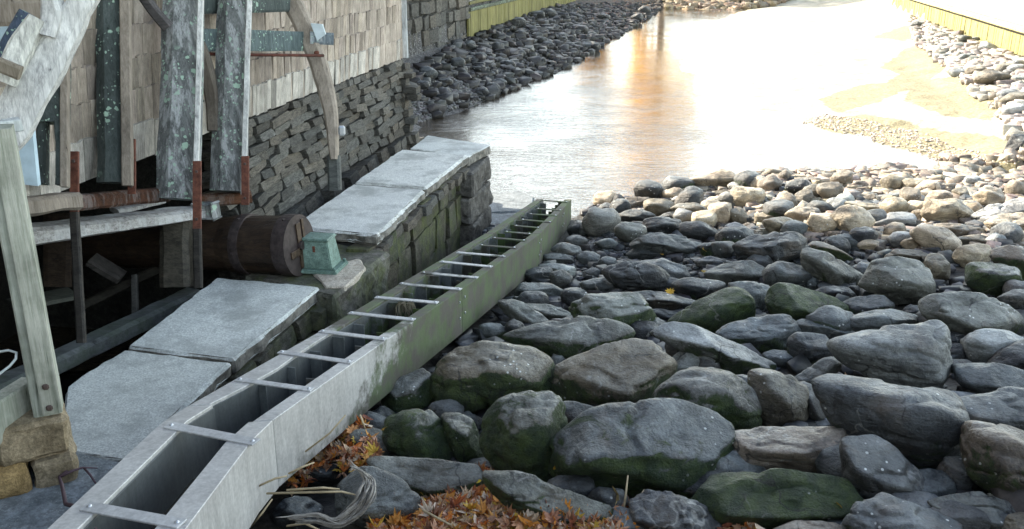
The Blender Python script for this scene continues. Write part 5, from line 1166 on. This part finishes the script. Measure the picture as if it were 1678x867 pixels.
bpy.context.view_layer.update()
for (x, y, s, col, lab) in ((1013, 812, .12, (.34, .27, .13), 'large tan maple leaf standing against the blue-topped boulder'), (1009, 784, .045, (.45, .35, .25), 'small pale round leaf stuck on the blue-topped boulder'), (908, 766, .06, (.60, .33, .04), 'yellow leaf between the egg-shaped boulder and the blue-topped boulder'),
    (1098, 480, .11, (.70, .42, .05), 'bright yellow leaf in the hollow beside the dark dome shaped boulder'), (1084, 417, .10, (.60, .36, .06), 'yellow leaf near the end of the long low dark boulder'), (1153, 410, .09, (.50, .33, .08), 'brown leaf upright beside the chunky stone below the gravel'), (1377, 826, .05, (.62, .42, .10), 'small yellow leaf on the long bright green mossy boulder'),
    (1154, 446, .08, (.6, .4, .1), 'small yellow leaf on the wet gravel left of the smooth oval boulder'), (785, 790, .07, (.65, .50, .05), 'yellow and red leaf at the tip of the leaf litter'), (922, 836, .09, (.50, .52, .45), 'long pale leaf on the mossy ledge above the litter'), (576, 708, .10, (.62, .30, .12), 'orange curled leaf on top of the leaf heap by the flume'), (630, 700, .07, (.60, .36, .10), 'tan leaf standing beside the small mossy stone')):
    p, nrm = surf(x, y); v = Vector(nrm * .5 - ray(x, y) / 1.1 * .6).normalized(); q = v.to_track_quat('Z', 'Y').to_matrix(); sh_ = LOBE if s > .08 and 'long' not in lab else OVAL
    P = leaf_verts(sh_, np.zeros(3), s * 1.1, rs.uniform(0, 6.28), .1, .1, .5) @ np.array(q).T + p
    me = mesh('leaf', P - p, [(0, 1 + k, 1 + (k + 1) % len(sh_)) for k in range(len(sh_))], M['leaf']); a = me.color_attributes.new('lc', 'FLOAT_COLOR', 'POINT'); a.data.foreach_set('color', np.array([(*col, 1)] * len(P)).reshape(-1)); tag(link('leaf', me, None, p), lab, 'leaf', 'single fallen leaves')
STK = [((437, 809), (560, 806), (592, 813), 'long straw stalk lying flat, upper of the pair at the foot of the flume'), ((470, 803), (530, 800), (556, 802), 'shorter straw stalk beside the longer pair member at the foot of the flume'), ((425, 796), (450, 784), (470, 780), 'bent straw stalk poking out at the flume joint'),
       ((473, 776), (495, 765), (515, 758), 'pale stalk leaning on the flume below its joint'), ((500, 740), (540, 710), (566, 680), 'long pale stalk lying along the bottom edge of the flume side'), ((412, 862), (430, 840), (446, 818), 'stalk at the bottom edge beside the flume'),
       ((1018, 862), (1024, 822), (1029, 779), 'tall pale stalk upright in front of the blue-topped boulder'), ((1004, 866), (1002, 850), (1001, 838), 'thick short pale stalk in the dry tuft'), ((1036, 850), (1033, 832), (1034, 818), 'thin stalk right of the tall pale stalk'), ((1040, 826), (1048, 815), (1056, 803), 'brown twig leaning right of the tall pale stalk'),
       ((590, 680), (594, 690), (598, 702), 'thin straw upright by the small mossy stone'), ((470, 862), (500, 858), (530, 872), 'pale stalk on the bottom edge under the vine'), ((693, 836), (735, 858), (770, 872), 'pale stalk in the litter left of the mossy ledge')]
for a_, m_, b_, lab in STK:
    Z0 = 5.6 if a_[0] < 780 else 5.75; zz = Z0 if a_[1] > 740 else 6.3
    tag(tube('straw_stalk', [Q(*a_, zz), Q(*m_, zz - .05), Q(*b_, zz)], [.007, .007, .005], M['straw'], seg=6, amp=.004), lab, 'stalk', 'dry stalks among the leaves')
rs = random.Random(12)
e = empty('dried_vine', Q(560, 820, 5.5), 'twisted bundle of dry grey vine curling over the slate-blue boulder', 'vine')
for k in range(24):
    o1 = (k - 11.5) * 1.25 + rs.uniform(-1.5, 1.5); pts = [(450 + rs.uniform(0, 40), 850 + o1 * .5), (520, 846 + o1 * .6), (553 + o1 * .3, 856 + o1 * .5), (583 + o1 * .5, 838 + o1 * .5), (600 + o1 * .8, 812 + o1 * .3), (605 + o1 * .7, 788), (592 + o1 * .6, 772 + o1 * .4), (575 + o1 * .4, 762 + o1 * .5)]
    st_ = rs.choice((0, 0, 1, 2)); pts = pts[st_:st_ + rs.choice((5, 6, 8))]
    PP = [Q(x + rs.uniform(-3, 3), y + rs.uniform(-3, 3), 5.55 + rs.uniform(-.03, .03) + (.12 if y < 800 else 0)) for x, y in pts]; n = []
    for i in range(len(PP) - 1):
        p0 = PP[max(i - 1, 0)]; p1 = PP[i]; p2 = PP[i + 1]; p3 = PP[min(i + 2, len(PP) - 1)]
        for q in range(5): t = q / 5; n.append(.5 * ((2 * p1) + (p2 - p0) * t + (2 * p0 - 5 * p1 + 4 * p2 - p3) * t * t + (3 * p1 - p0 - 3 * p2 + p3) * t ** 3))
    m_ = len(n); r0 = rs.uniform(.003, .010); tube('vine_strand', n, [r0 * (.4 + .6 * math.sin(math.pi * (i + 1) / (m_ + 1))) for i in range(m_)], M['vine'], e, seg=6, amp=.012, seed=k)
bf = empty('blue_flower', Q(1195, 855, 5.7), 'tiny blue flowers in the leaf patch at the bottom edge', 'flower')
for (x, y) in ((1191, 856), (1200, 853), (1195, 861)):
    c = Q(x, y, 5.7); V = []; 
    for k in range(10): a_ = k * .628; r_ = .022 if k % 2 else .008; V.append(c + CR * math.cos(a_) * r_ + CU * math.sin(a_) * r_ - CF * (.004 if k % 2 else 0))
    V.append(c - CF * .008); obj('petals', V, [(10, k, (k + 1) % 10) for k in range(10)], M['blue'], bf)

# ------------------------------------------------------------ far walls, far shore
lw = empty('abutment_wall', (xL(34), 34, 1), 'dark rough stone wall beyond the corner of the shingled house', 'wall')
rs = random.Random(8); it = masonry((xL(28.5), 28.5, 0), (.215, .977, 0), (.977, -.215, 0), 12.0, [.8, .6, .5, .55, .4, .5, .45, .4], .7, .6, .03, rs, (.6, 1.15), (1.1, 2.2), .08)
pieces(lw, 'stone', M['wallstone'], it, 120)
grid_prism([(xL(28.5) - .1, 28.5), (xL(40.4) - .1, 40.4), (xL(40.4) - 3, 40.6), (xL(28.5) - 3, 28.7)], .2, 4.6, 'wall_core', M['joint'], lw, step=2, amp=0)
bw = empty('timber_bulkhead', (xL(55), 55, 1), 'long green stained bulkhead of upright boards on the left bank', 'wall')
BT = np.array((.215, .977, 0)); BN = np.array((.977, -.215, 0)); me_b = [mesh('board', *chamfer_stone(100 + k, .02), M['board_y']) for k in range(3)]
rot = Matrix([[BT[r], -BN[r], UP[r]] for r in range(3)])
for k in range(170):
    Y = 40.55 + k * .27; f_ = rs.uniform(.8, 1.2); link('board', rs.choice(me_b), bw, (xL(Y) + rs.uniform(-.015, .015), Y, 1.55), rot, (.30, .09, 1.5), (f_, f_, f_ * .9, 1))
for z_, h_, m_, off, col in ((2.36, .16, 'dark_wood', .05, (1.3, 1.2, .9, 1)), (2.9, .40, 'white_wood', -.10, (.9, .9, .85, 1)), (2.62, .12, 'board_y', .02, (.8, .8, .8, 1))):
    hewn('rail_board' if m_ != 'white_wood' else 'pale_trim', [np.array((xL(40.5) + off, 40.5, z_)), np.array((xL(87) + off, 87, z_))], .12, h_, M[m_], bw, step=1.2, amp=.01, color=col)
pp = empty('drain_pipe', (xL(40.9), 40.9, 2.3), 'dark pipe end sticking out where the stone wall meets the green bulkhead', 'pipe')
c = Q(779, 22, 41.2); ring = []
pd = np.array((.95, -.30, 0)); p1_ = np.cross(pd, UP)
for rr_, s_ in ((.27, -.6), (.27, 0), (.22, 0), (.22, -.6)):
    for k in range(20): ring.append(c + pd * s_ + (p1_ * math.cos(k * math.pi / 10) + UP * math.sin(k * math.pi / 10)) * rr_)
obj('pipe_ring', ring, [(i * 20 + k, i * 20 + (k + 1) % 20, (i + 1) * 20 + (k + 1) % 20, (i + 1) * 20 + k) for i in range(3) for k in range(20)], M['pipe'], pp, True)
rw = empty('retaining_wall', (xR(45), 45, 1), 'sunlit yellowish retaining wall of upright boards along the right bank', 'wall')
me_b = [mesh('board', *chamfer_stone(120 + k, .02), M['board_l']) for k in range(3)]; rot = Matrix([[.2334, .9724, 0], [.9724, -.2334, 0], [0, 0, 1]])
rt = np.array((.2334, .9724, 0)); rnv = np.array((-.9724, .2334, 0)); rot = Matrix([[rt[r], rnv[r], UP[r]] for r in range(3)])
for k in range(150):
    Y = 26.5 + k * .26; f_ = rs.uniform(.85, 1.15); link('board', rs.choice(me_b), rw, (xR(Y) + rs.uniform(-.02, .02), Y, 1.30), rot, (.285, .10, 1.02), (f_, f_, f_ * .9, 1))
hewn('waler', [np.array((xR(26) - .09, 26, 1.03)), np.array((xR(85) - .09, 85, 1.03))], .08, .16, M['capwood'], rw, step=1.5, amp=.01)
hewn('cap_timber', [np.array((xR(26) - .06, 26, 2.03)), np.array((xR(85) - .06, 85, 2.03))], .30, .24, M['capwood'], rw, step=1.5, amp=.01, color=(1.15, 1.15, 1.1, 1))
hewn('gap_strip', [np.array((xR(26) + .02, 26, 1.86)), np.array((xR(85) + .02, 85, 1.86))], .12, .1, M['joint'], rw, step=3, amp=0)
def m_pale():
    b = NB('sunlit_yard'); w = b.co(True); n = b.noise(w, .7, 5, .6); return b.out(b.mix(b.rng(n, .3, .7), (.42, .42, .40), (.52, .51, .48)), .9, .2)
yd = grid_prism([(xR(22) + .2, 22), (xR(84) + .2, 84), (xR(84) + 60, 84), (xR(22) + 60, 22)], 1.9, 2.3, 'yard_paving', m_pale(), None, step=6, amp=.0, edge=.02); tag(yd, kind='structure')
# autumn trees beyond the far end (they colour the water's reflection)
def tree(x, y, h, cw, cols, label, seed):
    rr = np.random.RandomState(seed); z0 = gz(x, y); e = empty('maple_tree', (x, y, z0), label, 'tree', 'autumn trees beyond the far shore')
    tube('trunk', [(x, y, z0 - .3), (x + .1, y, z0 + h * .25), (x - .1, y + .1, z0 + h * .5), (x, y, z0 + h * .85)], [.35, .28, .2, .05], M['tan_wood'], e)
    for k in range(7):
        a_ = k * 2.4; zb = z0 + h * (.25 + .07 * k); tube('limb', [(x, y, zb), (x + math.cos(a_) * cw * .35, y + math.sin(a_) * cw * .35, zb + h * .12), (x + math.cos(a_) * cw * .75, y + math.sin(a_) * cw * .75, zb + h * .2)], [.12, .08, .02], M['tan_wood'], e, seg=6)
    cl = rr.normal(0, 1, (60, 3)); cl /= np.linalg.norm(cl, axis=1)[:, None]; cl = cl * rr.uniform(.45, 1, (60, 1)) * np.array((cw, cw, h * .46)) + (x, y, z0 + h * .50)
    n = 11000; ci = rr.randint(0, 60, n); c = cl[ci] + rr.normal(0, 1, (n, 3)) * cw * .13; s = rr.uniform(.14, .30, n)
    a = rr.normal(0, 1, (n, 3)); a /= np.linalg.norm(a, axis=1)[:, None]; b = np.cross(a, rr.normal(0, 1, (n, 3))); b /= np.linalg.norm(b, axis=1)[:, None]
    V = np.stack([c - a * s[:, None], c + b * s[:, None] * .6, c + a * s[:, None], c - b * s[:, None] * .6], 1).reshape(-1, 3); me = bpy.data.meshes.new('crown'); me.from_pydata(V.tolist(), [], (np.arange(n * 4).reshape(-1, 4)).tolist())
    C_ = np.array(cols)[rr.randint(0, len(cols), n)] * rr.uniform(.8, 1.2, (n, 1)); at = me.color_attributes.new('lc', 'FLOAT_COLOR', 'POINT'); at.data.foreach_set('color', np.repeat(np.concatenate([C_, np.ones((n, 1))], 1), 4, 0).reshape(-1)); me.materials.append(M['treeleaf']); link('crown', me, e, (0, 0, 0)); 
ORG = [(.98, .66, .12), (.98, .76, .20), (.92, .50, .08)]
tree(14.2, 90, 17, 4.4, ORG, 'orange maple beyond the far end of the channel, mirrored in the water', 1)
tree(8.6, 96, 8, 2.4, [(.80, .50, .12), (.62, .34, .08)], 'rusty brown maple left of the orange one beyond the far shore', 2)
